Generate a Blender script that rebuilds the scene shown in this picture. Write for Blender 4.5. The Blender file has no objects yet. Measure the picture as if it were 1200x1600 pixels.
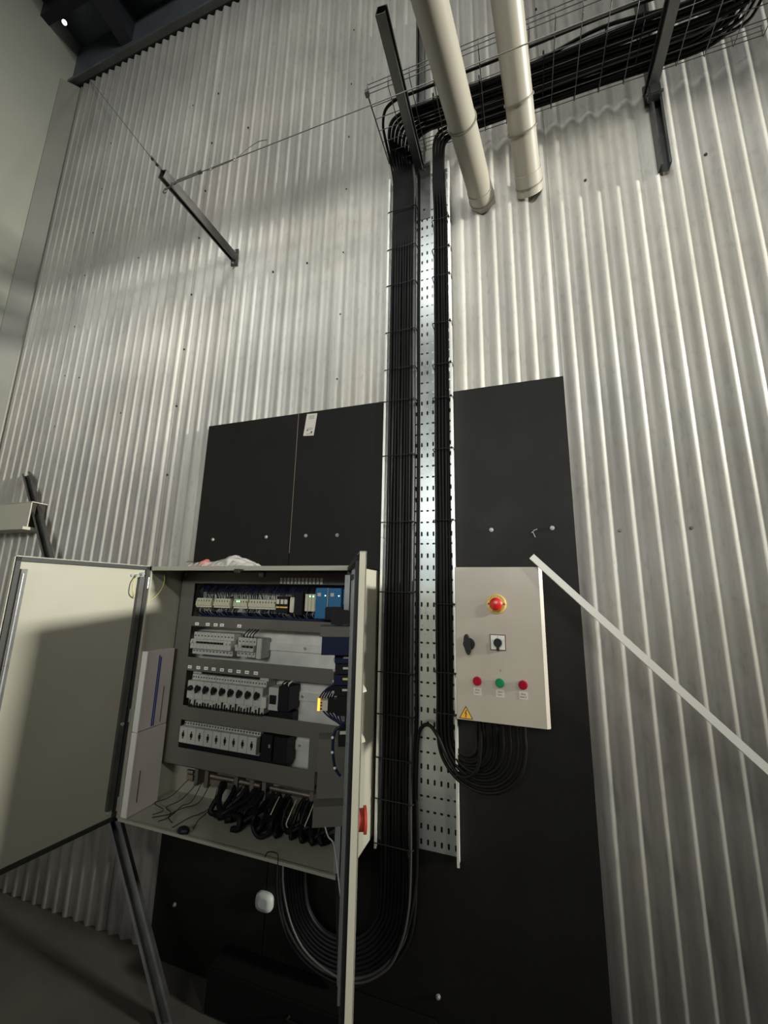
import bpy, bmesh, math, random
from mathutils import Vector, Matrix
random.seed(7)
S = bpy.context.scene
COL = S.collection
PI = math.pi
V = Vector

# ------------------------------------------------------------------ camera
cam_d = bpy.data.cameras.new('camera')
cam = bpy.data.objects.new('camera', cam_d)
COL.objects.link(cam)
S.camera = cam
CR = V((0.9457359, 0.3242812, 0.0206224))      # right
CU = V((0.0465770, -0.1981010, 0.9790744))     # up
CF = V((-0.3215808, 0.9249852, 0.2024553))     # forward
cam.matrix_world = Matrix(((CR.x, CU.x, -CF.x, 0.0),
                           (CR.y, CU.y, -CF.y, -1.7044),
                           (CR.z, CU.z, -CF.z, 1.56),
                           (0, 0, 0, 1)))
cam_d.sensor_fit = 'VERTICAL'
cam_d.sensor_height = 36.0
cam_d.lens = 36.0 * 632.33 / 1600.0
cam_d.clip_start = 0.02
cam_d.clip_end = 100

# ------------------------------------------------------------------ world, exposure
w = bpy.data.worlds.new('world')
S.world = w
w.use_nodes = True
bg = w.node_tree.nodes['Background']
bg.inputs[0].default_value = (0.93, 0.95, 0.86, 1)
bg.inputs[1].default_value = 0.020
S.view_settings.view_transform = 'Standard'
S.view_settings.look = 'None'
S.view_settings.gamma = 1
S.view_settings.use_curve_mapping = False
S.view_settings.exposure = 0.0

# ------------------------------------------------------------------ lamps
def area(name, loc, target, power, sx, sy, color, spread=180):
    d = bpy.data.lights.new(name, 'AREA')
    d.shape = 'RECTANGLE'; d.size = sx; d.size_y = sy
    d.energy = power; d.color = color; d.spread = math.radians(spread)
    o = bpy.data.objects.new(name, d)
    COL.objects.link(o)
    o.location = loc
    o.rotation_euler = (V(target) - V(loc)).to_track_quat('-Z', 'Y').to_euler()
    return o
# two lamps of a row far to the right below the added slab, one weak lamp to the front right, cool and red lights added behind to tint the tray's reflections
area('row_lamp_far', (9.0, -0.95, 3.5), (-1.2, 0, 2.2), 105, 0.9, 0.45, (1.0, 0.98, 0.89), 42)
area('row_lamp_near', (3.7, -3.3, 3.55), (-0.5, 0, 2.3), 14, 0.25, 0.2, (1.0, 0.97, 0.86), 80)
area('front_lamp', (-0.2, -6.0, 3.2), (-0.7, 0, 3.0), 31, 3.0, 0.8, (0.99, 1.0, 0.94), 60)
area('upper_fill', (-0.5, -3.6, 5.9), (-1.5, 0, 4.4), 42, 1.5, 0.8, (0.97, 0.98, 0.94), 120)  # fill added to lift the wall above the slab's cut-off
area('cool_reflection_light', (-1.95, -6.7, 2.75), (-0.4, 0, 1.8), 14, 0.6, 0.8, (0.45, 0.78, 1.0))
area('red_reflection_light', (-1.95, -6.7, 1.60), (-0.4, 0, 1.6), 5.0, 0.5, 0.35, (1.0, 0.12, 0.10))

# ------------------------------------------------------------------ materials
def mat(name, col, rough=0.5, metal=0.0, var=0.0, scale=8.0, bump=0.0, bscale=200.0,
        stretch=(1, 1, 1), emit=0.0, alpha=None, trans=0.0, spec=0.5, ecol=None):
    m = bpy.data.materials.new(name)
    m.use_nodes = True
    nt = m.node_tree
    b = nt.nodes['Principled BSDF']
    b.inputs['Base Color'].default_value = (*col, 1)
    b.inputs['Roughness'].default_value = rough
    b.inputs['Metallic'].default_value = metal
    b.inputs['Specular IOR Level'].default_value = spec
    if emit:
        b.inputs['Emission Color'].default_value = (*(ecol or col), 1)
        b.inputs['Emission Strength'].default_value = emit
    if alpha is not None:
        b.inputs['Alpha'].default_value = alpha
    if trans:
        b.inputs['Transmission Weight'].default_value = trans
    if var or bump:
        tc = nt.nodes.new('ShaderNodeTexCoord')
        mp = nt.nodes.new('ShaderNodeMapping')
        mp.inputs['Scale'].default_value = stretch
        nt.links.new(tc.outputs['Object'], mp.inputs[0])
    if var:
        n = nt.nodes.new('ShaderNodeTexNoise')
        n.inputs['Scale'].default_value = scale
        n.inputs['Detail'].default_value = 6
        n.inputs['Roughness'].default_value = 0.6
        nt.links.new(mp.outputs[0], n.inputs['Vector'])
        r = nt.nodes.new('ShaderNodeMapRange')
        r.inputs['From Min'].default_value = 0.3; r.inputs['From Max'].default_value = 0.7
        r.inputs['To Min'].default_value = 1 - var; r.inputs['To Max'].default_value = 1 + var * 0.6
        nt.links.new(n.outputs['Fac'], r.inputs['Value'])
        mx = nt.nodes.new('ShaderNodeVectorMath'); mx.operation = 'SCALE'
        mx.inputs[0].default_value = col
        nt.links.new(r.outputs[0], mx.inputs['Scale'])
        nt.links.new(mx.outputs[0], b.inputs['Base Color'])
        r2 = nt.nodes.new('ShaderNodeMapRange')
        r2.inputs['To Min'].default_value = max(0.05, rough - 0.12); r2.inputs['To Max'].default_value = min(1, rough + 0.12)
        nt.links.new(n.outputs['Fac'], r2.inputs['Value'])
        nt.links.new(r2.outputs[0], b.inputs['Roughness'])
    if bump:
        n2 = nt.nodes.new('ShaderNodeTexNoise')
        n2.inputs['Scale'].default_value = bscale
        n2.inputs['Detail'].default_value = 3
        nt.links.new(mp.outputs[0], n2.inputs['Vector'])
        bp = nt.nodes.new('ShaderNodeBump')
        bp.inputs['Strength'].default_value = bump
        bp.inputs['Distance'].default_value = 0.002
        nt.links.new(n2.outputs['Fac'], bp.inputs['Height'])
        nt.links.new(bp.outputs[0], b.inputs['Normal'])
    return m

M = {}
M['sheet'] = mat('corrugated_steel', (0.46, 0.45, 0.415), 0.46, 0.0, 0.26, 5.0, 0.25, 60, (2.5, 2.5, 0.35))
def streaks(m, col):
    """weathered zinc: cloudy patches and fine vertical streaks in the coating"""
    nt = m.node_tree; b = nt.nodes['Principled BSDF']
    tc = nt.nodes.new('ShaderNodeTexCoord')
    def noise(sc, st, det, lo, hi, a, c):
        mp = nt.nodes.new('ShaderNodeMapping'); mp.inputs['Scale'].default_value = st
        nt.links.new(tc.outputs['Object'], mp.inputs[0])
        n = nt.nodes.new('ShaderNodeTexNoise'); n.inputs['Scale'].default_value = sc; n.inputs['Detail'].default_value = det
        nt.links.new(mp.outputs[0], n.inputs['Vector'])
        r = nt.nodes.new('ShaderNodeMapRange')
        r.inputs['From Min'].default_value = lo; r.inputs['From Max'].default_value = hi
        r.inputs['To Min'].default_value = a; r.inputs['To Max'].default_value = c
        nt.links.new(n.outputs['Fac'], r.inputs['Value'])
        return r.outputs[0]
    a = noise(2.2, (1, 1, 0.7), 8, 0.32, 0.68, 0.80, 1.12)
    c = noise(28, (1, 1, 0.035), 5, 0.35, 0.65, 0.86, 1.07)
    d = noise(55, (1, 1, 0.35), 6, 0.55, 0.78, 1.0, 0.78)
    m1 = nt.nodes.new('ShaderNodeMath'); m1.operation = 'MULTIPLY'; nt.links.new(a, m1.inputs[0]); nt.links.new(c, m1.inputs[1])
    m2 = nt.nodes.new('ShaderNodeMath'); m2.operation = 'MULTIPLY'; nt.links.new(m1.outputs[0], m2.inputs[0]); nt.links.new(d, m2.inputs[1])
    w_ = noise(0.9, (1, 1, 1), 3, 0.35, 0.65, 0, 1)
    mx = nt.nodes.new('ShaderNodeMix'); mx.data_type = 'RGBA'
    mx.inputs[6].default_value = (col[0], col[1], col[2], 1)
    mx.inputs[7].default_value = (col[0] * 1.01, col[1] * 0.985, col[2] * 0.93, 1)
    nt.links.new(w_, mx.inputs[0])
    sc = nt.nodes.new('ShaderNodeVectorMath'); sc.operation = 'SCALE'
    nt.links.new(mx.outputs[2], sc.inputs[0]); nt.links.new(m2.outputs[0], sc.inputs['Scale'])
    nt.links.new(sc.outputs[0], b.inputs['Base Color'])
streaks(M['sheet'], (0.47, 0.46, 0.43))
M['panel_left'] = mat('wall_panel_paint', (0.30, 0.305, 0.26), 0.6, 0, 0.08, 1.2)
M['trim'] = mat('corner_flashing', (0.20, 0.20, 0.175), 0.55, 0.1, 0.1, 3)
M['roof'] = mat('roof_steel', (0.085, 0.10, 0.115), 0.55, 0.4, 0.2, 2)
M['roof_dark'] = mat('roof_beam', (0.02, 0.022, 0.027), 0.6, 0.2, 0.2, 2)
M['eave'] = mat('eave_steel', (0.13, 0.135, 0.13), 0.5, 0.5, 0.2, 4)
M['foam'] = mat('foam_closer', (0.012, 0.012, 0.012), 0.9)
M['floor'] = mat('concrete', (0.055, 0.050, 0.040), 0.8, 0, 0.3, 2.5, 0.4, 30)
M['ply'] = mat('black_film_plywood', (0.0075, 0.0071, 0.0063), 0.55, 0, 0.12, 5, 0.2, 260, spec=0.18)
M['case'] = mat('case_black', (0.003, 0.003, 0.003), 0.7, spec=0.15)
M['plyedge'] = mat('plywood_edge', (0.25, 0.2, 0.14), 0.8)
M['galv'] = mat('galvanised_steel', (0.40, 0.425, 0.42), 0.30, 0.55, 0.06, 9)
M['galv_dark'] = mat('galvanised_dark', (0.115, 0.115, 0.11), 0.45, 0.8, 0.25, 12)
M['tag'] = mat('tag_white', (0.80, 0.80, 0.76), 0.6)
M['bolt'] = mat('bolt_zinc', (0.30, 0.30, 0.28), 0.5, 0.3, 0.2, 60)
M['rail'] = mat('tray_rail', (0.72, 0.72, 0.68), 0.35, 0.4, 0.08, 10)
M['wire'] = mat('basket_wire', (0.16, 0.16, 0.15), 0.45, 0.6)
M['cable'] = mat('black_cable_sheath', (0.0055, 0.0050, 0.0055), 0.5, 0, 0.2, 20, spec=0.16)
M['cable_grey'] = mat('grey_cable_sheath', (0.032, 0.031, 0.030), 0.5)
M['black'] = mat('black_plastic', (0.008, 0.008, 0.009), 0.45, spec=0.25)
M['rubber'] = mat('black_rubber_seal', (0.014, 0.015, 0.014), 0.55)
M['paint'] = mat('grey_white_paint', (0.32, 0.31, 0.25), 0.38, 0, 0.04, 4, 0.08, 600)
M['paint_box'] = mat('control_box_paint', (0.385, 0.35, 0.295), 0.36, 0, 0.04, 3, 0.08, 600)
M['cover'] = mat('cover_plate_paint', (0.105, 0.10, 0.082), 0.5, 0, 0.05, 4)
M['plate'] = mat('mounting_plate_zinc', (0.74, 0.74, 0.69), 0.40, 0.45, 0.12, 12)
M['white'] = mat('white_plastic', (0.66, 0.66, 0.62), 0.45)
M['device'] = mat('device_light_grey', (0.40, 0.40, 0.365), 0.5)
M['cream'] = mat('terminal_cream', (0.55, 0.53, 0.40), 0.5)
M['blue'] = mat('module_blue', (0.015, 0.13, 0.28), 0.4)
M['navy'] = mat('wire_navy', (0.005, 0.010, 0.036), 0.5, spec=0.25)
M['bluepen'] = mat('blue_stripe', (0.01, 0.035, 0.20), 0.5)
M['red'] = mat('red_plastic', (0.50, 0.016, 0.012), 0.3)
M['red_dull'] = mat('red_switch', (0.33, 0.030, 0.020), 0.45)
M['redlens'] = mat('red_lens', (0.30, 0.004, 0.02), 0.25)
M['greenlens'] = mat('green_lens', (0.01, 0.20, 0.08), 0.25)
M['yellow'] = mat('yellow_plastic', (0.72, 0.50, 0.12), 0.4)
M['yellowsign'] = mat('yellow_sign', (0.80, 0.42, 0.02), 0.45)
M['print'] = mat('print_black', (0.02, 0.018, 0.016), 0.6)
M['brownprint'] = mat('print_brown', (0.12, 0.05, 0.03), 0.6)
M['paper'] = mat('paper', (0.48, 0.44, 0.42), 0.75, 0, 0.08, 10)
M['paperside'] = mat('folder_spine', (0.62, 0.62, 0.57), 0.5)
M['label'] = mat('label_white', (0.50, 0.47, 0.42), 0.55)
M['pipe'] = mat('pvc_pipe', (0.335, 0.315, 0.26), 0.4, 0, 0.04, 3)
M['ring'] = mat('pipe_gasket', (0.16, 0.15, 0.12), 0.5)
M['conduit'] = mat('trunking_white', (0.74, 0.73, 0.66), 0.4)
M['beam'] = mat('channel_cream', (0.36, 0.35, 0.29), 0.6)
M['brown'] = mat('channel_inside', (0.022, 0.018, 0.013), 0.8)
M['plastic_bag'] = mat('clear_film', (0.55, 0.53, 0.50), 0.25, 0, trans=0.0, alpha=0.38)
M['redprint'] = mat('red_print_film', (0.5, 0.16, 0.15), 0.35, alpha=0.6)
M['earth'] = mat('earth_wire', (0.42, 0.38, 0.12), 0.5)
M['copper'] = mat('busbar_metal', (0.55, 0.47, 0.40), 0.3, 0.9, 0.15, 20)
M['led_green'] = mat('led_green', (0.3, 1.0, 0.4), 0.4, emit=3.0)
M['led_white'] = mat('led_white', (0.8, 1.0, 1.0), 0.4, emit=4.0)
M['led_orange'] = mat('led_orange', (1.0, 0.30, 0.03), 0.4, emit=3.0)
M['led_pink'] = mat('led_pink', (1.0, 0.05, 0.25), 0.4, emit=1.2)
M['violet_glint'] = mat('violet_glint', (0.5, 0.45, 1.0), 0.4, emit=0.7)  # glow put in for a violet reflection
M['cap'] = mat('cap_plastic', (0.34, 0.37, 0.345), 0.5)
M['putty'] = mat('sealant', (0.50, 0.49, 0.44), 0.7)
M['pinhole_glow'] = mat('spot_bright', (1, 1, 1), 0.4, emit=3.0)  # glow standing in for a pinhole of light in the roof

# ------------------------------------------------------------------ mesh builder
class MB:
    def __init__(self):
        self.v = []; self.f = []; self.s = []
    def add(self, vs, fs, smooth=False):
        o = len(self.v)
        self.v += [tuple(p) for p in vs]
        self.f += [tuple(i + o for i in f) for f in fs]
        self.s += [smooth] * len(fs)
        return self
    def box(self, lo, hi, mtx=None, bev=0.0):
        x0, y0, z0 = lo; x1, y1, z1 = hi
        if bev > 0:
            b = bev
            vs = []; 
            bm = bmesh.new()
            bmesh.ops.create_cube(bm, size=1)
            bmesh.ops.scale(bm, vec=(x1 - x0, y1 - y0, z1 - z0), verts=bm.verts)
            bmesh.ops.translate(bm, vec=((x0 + x1) / 2, (y0 + y1) / 2, (z0 + z1) / 2), verts=bm.verts)
            bmesh.ops.bevel(bm, geom=bm.edges[:], offset=b, segments=2, affect='EDGES')
            bm.verts.index_update()
            vs = [v.co.copy() for v in bm.verts]
            fs = [[v.index for v in f.verts] for f in bm.faces]
            bm.free()
            if mtx: vs = [mtx @ v for v in vs]
            return self.add(vs, fs)
        vs = [V(p) for p in ((x0, y0, z0), (x1, y0, z0), (x1, y1, z0), (x0, y1, z0),
                             (x0, y0, z1), (x1, y0, z1), (x1, y1, z1), (x0, y1, z1))]
        if mtx: vs = [mtx @ v for v in vs]
        return self.add(vs, [(0, 3, 2, 1), (4, 5, 6, 7), (0, 1, 5, 4), (1, 2, 6, 5), (2, 3, 7, 6), (3, 0, 4, 7)])
    def cyl(self, a, b, r, r2=None, n=16, caps=True, mtx=None):
        a = V(a); b = V(b); r2 = r if r2 is None else r2
        d = (b - a).normalized()
        u = d.orthogonal().normalized(); w_ = d.cross(u)
        vs = []
        for p, rr in ((a, r), (b, r2)):
            for k in range(n):
                t = 2 * PI * k / n
                vs.append(p + u * (rr * math.cos(t)) + w_ * (rr * math.sin(t)))
        if mtx: vs = [mtx @ v for v in vs]
        fs = [(k, (k + 1) % n, n + (k + 1) % n, n + k) for k in range(n)]
        self.add(vs, fs, True)
        if caps:
            self.add(vs, [tuple(range(n - 1, -1, -1)), tuple(range(n, 2 * n))], False)
        return self
    def tube(self, pts, r, n=8, closed=False, caps=True):
        pts = [V(p) for p in pts]
        N = len(pts)
        tang = []
        for i in range(N):
            if closed: t = pts[(i + 1) % N] - pts[i - 1]
            else: t = pts[min(i + 1, N - 1)] - pts[max(i - 1, 0)]
            tang.append(t.normalized())
        u = tang[0].orthogonal().normalized()
        vs = []
        for i in range(N):
            t = tang[i]
            u = (u - t * u.dot(t)).normalized()
            w_ = t.cross(u)
            for k in range(n):
                a = 2 * PI * k / n
                vs.append(pts[i] + u * (r * math.cos(a)) + w_ * (r * math.sin(a)))
        fs = []
        for i in range(N if closed else N - 1):
            j = (i + 1) % N
            for k in range(n):
                fs.append((i * n + k, i * n + (k + 1) % n, j * n + (k + 1) % n, j * n + k))
        self.add(vs, fs, True)
        if caps and not closed:
            self.add(vs, [tuple(range(n - 1, -1, -1)), tuple(range((N - 1) * n, N * n))], False)
        return self
    def prism(self, poly, p0, ax, ay, az):
        """poly in (ax,ay) plane, extruded along az (vectors)"""
        p0 = V(p0); ax = V(ax); ay = V(ay); az = V(az)
        n = len(poly)
        vs = [p0 + ax * a + ay * b for a, b in poly]
        vs += [v + az for v in vs]
        fs = [tuple(range(n)), tuple(range(2 * n - 1, n - 1, -1))]
        fs += [(k, n + k, n + (k + 1) % n, (k + 1) % n) for k in range(n)]
        return self.add(vs, fs)
    def sphere(self, c, r, sc=(1, 1, 1), n=16, m=8, half=False):
        vs = []; fs = []
        for i in range(m + 1):
            th = PI * i / m
            for k in range(n):
                a = 2 * PI * k / n
                vs.append((c[0] + sc[0] * r * math.sin(th) * math.cos(a), c[1] + sc[1] * r * math.cos(th), c[2] + sc[2] * r * math.sin(th) * math.sin(a)))
        for i in range(m):
            for k in range(n):
                fs.append((i * n + k, i * n + (k + 1) % n, (i + 1) * n + (k + 1) % n, (i + 1) * n + k))
        return self.add(vs, fs, True)
    def mesh(self, name, m):
        me = bpy.data.meshes.new(name)
        me.from_pydata(self.v, [], self.f)
        me.polygons.foreach_set('use_smooth', self.s)
        me.materials.append(m)
        me.update()
        bm = bmesh.new(); bm.from_mesh(me)
        bmesh.ops.recalc_face_normals(bm, faces=bm.faces[:])
        bm.to_mesh(me); bm.free()
        return me

def worldloc(o):
    p = V((0, 0, 0))
    while o is not None:
        p += o.location; o = o.parent
    return p

def link(name, me, parent=None, loc=None, rot=None):
    o = bpy.data.objects.new(name, me)
    COL.objects.link(o)
    if parent is not None: o.parent = parent
    if loc is not None: o.location = loc
    if rot is not None: o.rotation_euler = rot
    return o

def part(name, mb, m, parent=None, label=None, kind=None, local=False):
    """mb in world coordinates unless local"""
    if parent is not None and not local:
        off = worldloc(parent)
        mb.v = [(a - off.x, b - off.y, c - off.z) for a, b, c in mb.v]
    o = link(name, mb.mesh(name, m), parent)
    if label: o['label'] = label
    if kind: o['kind'] = kind
    return o

def thing(name, loc, label, cat, group=None, rotz=0):
    o = bpy.data.objects.new(name, None)
    COL.objects.link(o)
    o.location = loc; o.rotation_euler = (0, 0, rotz)
    o.empty_display_size = 0.05
    o['label'] = label; o['category'] = cat
    if group: o['group'] = group
    return o

def solo(name, mb, m, label, cat, group=None, kind=None, origin=None):
    if origin is None:
        xs = [p[0] for p in mb.v]; ys = [p[1] for p in mb.v]; zs = [p[2] for p in mb.v]
        origin = ((min(xs) + max(xs)) / 2, (min(ys) + max(ys)) / 2, min(zs))
    mb.v = [(a - origin[0], b - origin[1], c - origin[2]) for a, b, c in mb.v]
    o = link(name, mb.mesh(name, m), None, origin)
    o['label'] = label; o['category'] = cat
    if group: o['group'] = group
    if kind: o['kind'] = kind
    return o

def struct(name, mb, m, parent=None):
    o = link(name, mb.mesh(name, m), parent)
    if parent is None: o['kind'] = 'structure'
    return o

def copyo(o, parent, loc=None):
    c = o.copy(); COL.objects.link(c); c.parent = parent
    if loc is not None: c.location = loc
    return c

def smooth_path(pts, sub=8):
    """Catmull-Rom"""
    P = [V(p) for p in pts]
    P = [P[0] * 2 - P[1]] + P + [P[-1] * 2 - P[-2]]
    out = []
    for i in range(1, len(P) - 2):
        p0, p1, p2, p3 = P[i - 1], P[i], P[i + 1], P[i + 2]
        for k in range(sub):
            t = k / sub
            out.append(0.5 * ((2 * p1) + (p2 - p0) * t + (2 * p0 - 5 * p1 + 4 * p2 - p3) * t * t + (3 * p1 - p0 - 3 * p2 + p3) * t ** 3))
    out.append(P[-2])
    return out

def text_mesh(name, s, size, m, parent, loc, rot, align='CENTER', extrude=0.0002):
    c = bpy.data.curves.new(name, 'FONT')
    c.body = s; c.size = size; c.align_x = align; c.align_y = 'CENTER'; c.extrude = extrude
    c.resolution_u = 2
    t = bpy.data.objects.new(name, c)
    COL.objects.link(t)
    bpy.context.view_layer.update()
    me = bpy.data.meshes.new_from_object(t.evaluated_get(bpy.context.evaluated_depsgraph_get()))
    bpy.data.objects.remove(t)
    me.materials.clear(); me.materials.append(m)
    o = link(name, me, parent, loc, rot)
    return o

# ================================================================== SETTING
PITCH = 0.076
X0 = 0.310            # a crest
def rib_y(x):
    return 0.009 - 0.009 * math.cos(2 * PI * (x - X0) / PITCH)

wall_back = bpy.data.objects.new('wall_back', None)
COL.objects.link(wall_back)
wall_back['kind'] = 'structure'
ZT = 5.955
seams = [-3.545, -3.03, -1.966, -0.902, 0.162, 1.226, 2.29, 3.354]
for i in range(len(seams) - 1):
    a, b = seams[i], seams[i + 1] + 0.030
    n = int(round((b - a) / PITCH * 16))
    mb = MB(); vs = []; fs = []
    off = -0.0028 * (i % 2)
    for k in range(n + 1):
        x = a + (b - a) * k / n
        for z in (0.0, ZT):
            vs.append((x, rib_y(x) + off, z))
    for k in range(n):
        fs.append((2 * k, 2 * k + 2, 2 * k + 3, 2 * k + 1))
    mb.add(vs, fs, True)
    o = struct('corrugated_sheet', mb, M['sheet'], wall_back)
    sd = o.modifiers.new('s', 'SOLIDIFY'); sd.thickness = 0.0008; sd.offset = -1
# sheet screws
scr = MB()
scr.cyl((0, 0, 0), (0, -0.002, 0), 0.0065, n=10)
scr.cyl((0, -0.002, 0), (0, -0.006, 0), 0.0045, n=6)
scr_me = scr.mesh('screw', M['galv_dark'])
def screw(x, z):
    kx = X0 + PITCH * (round((x - X0) / PITCH - 0.5) + 0.5)   # sits in a valley
    link('screw', scr_me, wall_back, (kx, 0.0175 - 0.0012, z))
for x in (-3.03, -1.96, -0.90):
    for z in (2.65, 3.03, 3.42, 3.85, 4.23, 4.64, 5.09):
        screw(x, z)
for x, z in ((-1.96, 2.22), (-1.343, 3.421), (-1.112, 3.417), (-2.817, 2.99), (-2.425, 2.666), (0.34, 1.82), (0.565, 1.822),
             (0.793, 3.409), (0.334, 3.45), (-2.141, 5.086), (0.185, 4.623), (-2.5, 3.85), (-1.6, 4.64)):
    screw(x, z)

mb = MB().box((-9, -12, -0.1), (12, 0.4, 0))
struct('floor', mb, M['floor'])
# left wall: smooth panels with a sloping top edge
mb = MB()
mb.prism([(-6.0, 0), (0.06, 0), (0.06, 6.28), (0.03, 6.535), (-0.32, 6.44), (-6.0, 5.0)], (-3.72, 0, 0), (0, 1, 0), (0, 0, 1), (0.08, 0, 0))
struct('wall_left', mb, M['panel_left'])
# corner flashing between left wall and ribs
mb = MB()
mb.prism([(-3.64, -0.10), (-3.632, -0.10), (-3.552, -0.012), (-3.545, -0.005), (-3.538, 0.02), (-3.64, 0.02)], (0, 0, 0), (1, 0, 0), (0, 1, 0), (0, 0, 5.93))
struct('trim_1', mb, M['trim'])
# eave channel over the ribs
mb = MB().box((-3.66, -0.050, 5.962), (4.0, -0.006, 6.000), bev=0.004)
struct('trim_2', mb, M['eave'])
mb = MB().box((-3.6, -0.006, 5.958), (4.0, 0.03, 5.995))
struct('trim_3', mb, M['foam'])
# roof: dark sheet with purlins
ceiling = bpy.data.objects.new('ceiling', None); COL.objects.link(ceiling); ceiling['kind'] = 'structure'
mb = MB()
mb.prism([(0.4, 6.35), (0.4, 6.43), (-9, 8.58), (-9, 8.5)], (-4.2, 0, 0), (0, 1, 0), (0, 0, 1), (9.0, 0, 0))
struct('roof_sheet', mb, M['roof'], ceiling)
mb = MB().box((-4.2, -0.02, 6.0), (4.8, 0.06, 6.4))
struct('eave_plate', mb, M['roof'], ceiling)
for k in range(5):
    y = -0.28 - 1.2 * k
    z = 6.35 + (0.4 - y) * 0.2287
    struct('purlin', MB().box((-4.2, y - 0.04, z - 0.22), (4.8, y + 0.03, z - 0.01)), M['roof_dark'], ceiling)
for x in (-3.05, 0.9):
    mb = MB()
    mb.prism([(0.02, 6.1), (0.02, 6.36), (-8, 8.2), (-8, 7.9)], (x, 0, 0), (0, 1, 0), (0, 0, 1), (0.12, 0, 0))
    struct('rafter', mb, M['roof_dark'], ceiling)

# ================================================================== BLACK PANELS
def plywood(x0, x1, z0, z1, label, bolts):
    r = thing('plywood_panel', ((x0 + x1) / 2, -0.01, z0), label, 'panel')
    part('board', MB().box((x0, -0.020, z0), (x1, -0.004, z1)), M['ply'], r)
    for x, z in bolts:
        mb = MB().cyl((x, -0.020, z), (x, -0.0225, z), 0.0085, n=14)
        mb.cyl((x, -0.0225, z), (x, -0.028, z), 0.006, 0.005, n=6)
        part('bolt', mb, M['bolt'], r, 'zinc bolt')
    return r
plywood(-1.634, -1.064, 0.0, 2.469, 'narrow black plywood panel on the corrugated wall, left of the pale seam',
        [(-1.522, 1.827), (-1.198, 1.832), (-1.518, 0.216)])
pr_ = plywood(-1.060, 0.190, 0.0, 2.469, 'wide black plywood panel behind the cable tray and the small control box',
        [(-0.977, 1.832), (-0.812, 1.830), (-0.12, 1.832), (0.11, 1.832), (-0.35, 0.209)])
part('board_edge', MB().box((-1.0632, -0.0195, 1.75), (-1.0608, -0.006, 2.468)), M['plyedge'], pr_, 'pale raw plywood edge')
# little scraped mark
part('scratch', MB().tube([(0.033, -0.0205, 1.815), (0.045, -0.0212, 1.826), (0.055, -0.0205, 1.829)], 0.0015, 4).tube([(0.038, -0.0205, 1.82), (0.046, -0.0205, 1.797)], 0.0012, 4), M['putty'], pr_, 'small pale scratch')
# sticker
a = V((-0.99, -0.0205, 2.398))
Mt = Matrix.Translation(a) @ Matrix.Rotation(math.radians(0), 4, 'Y')
st = MB().add([(-1.012, -0.0212, 2.459), (-0.953, -0.0212, 2.456), (-0.967, -0.0212, 2.338), (-1.026, -0.0212, 2.342),
               (-1.012, -0.0202, 2.459), (-0.953, -0.0202, 2.456), (-0.967, -0.0202, 2.338), (-1.026, -0.0202, 2.342)],
              [(0, 1, 2, 3), (4, 5, 6, 7), (0, 1, 5, 4), (1, 2, 6, 5), (2, 3, 7, 6), (3, 0, 4, 7)])
sticker = solo('paper_sticker', st, M['label'], 'white printed paper sticker near the top of the wide black panel', 'sticker')
mb = MB()
def qd(mb, x, z, w_, h, y):
    sh = (z - 2.4) * 0.12
    mb.box((x + sh - w_ / 2, y - 0.0003, z - h / 2), (x + sh + w_ / 2, y, z + h / 2))
qd(mb, -0.975, 2.357, 0.008, 0.010, -0.0212)
mb2 = MB()
for zz in (2.445, 2.438, 2.431, 2.38, 2.373, 2.349): qd(mb2, -0.988, zz, 0.032, 0.0022, -0.0212)
qd(mb2, -1.000, 2.37, 0.008, 0.008, -0.0212)
part('print_mark', mb, M['print'], sticker, 'small black mark')
part('print_lines', mb2, M['cover'], sticker, 'faint grey print lines', kind='stuff')

# ================================================================== PERFORATED CABLE TRAY
TX0, TX1 = -0.578, -0.268
tray = thing('cable_tray', (-0.42, -0.02, 0.65), 'long perforated galvanised cable tray running up the wall beside the control box', 'cable tray')
def tray_base(z0, rows, pattern0, y=-0.024, name='tray_base'):
    mb = MB()
    pw = 0.0258; ncol = 12; x_off = (TX1 - TX0 - ncol * pw) / 2
    ph = 0.0505
    for r in range(rows):
        z = z0 + r * ph
        kind = (r + pattern0) % 4
        for c in range(ncol):
            x = TX0 + x_off + c * pw
            cx, cz = x + pw / 2, z + ph / 2
            hw, hh = (0.0040, 0.0108) if kind < 2 else (0.0066, 0.0041)
            ox = [(x, z), (cx, z), (x + pw, z), (x + pw, cz), (x + pw, z + ph), (cx, z + ph), (x, z + ph), (x, cz)]
            k = 0.62
            hx = [(cx - hw * k, cz - hh * 0.93), (cx, cz - hh), (cx + hw * k, cz - hh * 0.93), (cx + hw, cz), (cx + hw * k, cz + hh * 0.93), (cx, cz + hh), (cx - hw * k, cz + hh * 0.93), (cx - hw, cz)]
            if kind < 2:
                hx = [(cx - hw, cz - hh * 0.7), (cx, cz - hh), (cx + hw, cz - hh * 0.7), (cx + hw, cz), (cx + hw, cz + hh * 0.7), (cx, cz + hh), (cx - hw, cz + hh * 0.7), (cx - hw, cz)]
            vs = [(a_, y, b_) for a_, b_ in ox] + [(a_, y, b_) for a_, b_ in hx]
            mb.add(vs, [(q, (q + 1) % 8, 8 + (q + 1) % 8, 8 + q) for q in range(8)])
        for xa, xb in ((TX0, TX0 + x_off), (TX1 - x_off, TX1)):
            mb.add([(xa, y, z), (xb, y, z), (xb, y, z + ph), (xa, y, z + ph)], [(0, 1, 2, 3)])
    o = part(name, mb, M['galv'], tray)
    sd = o.modifiers.new('s', 'SOLIDIFY'); sd.thickness = 0.001; sd.offset = 0
    return z0 + rows * ph
zt = tray_base(0.644, 23, 0)
zt2 = tray_base(1.797, 38, 1, -0.0255)
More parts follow.
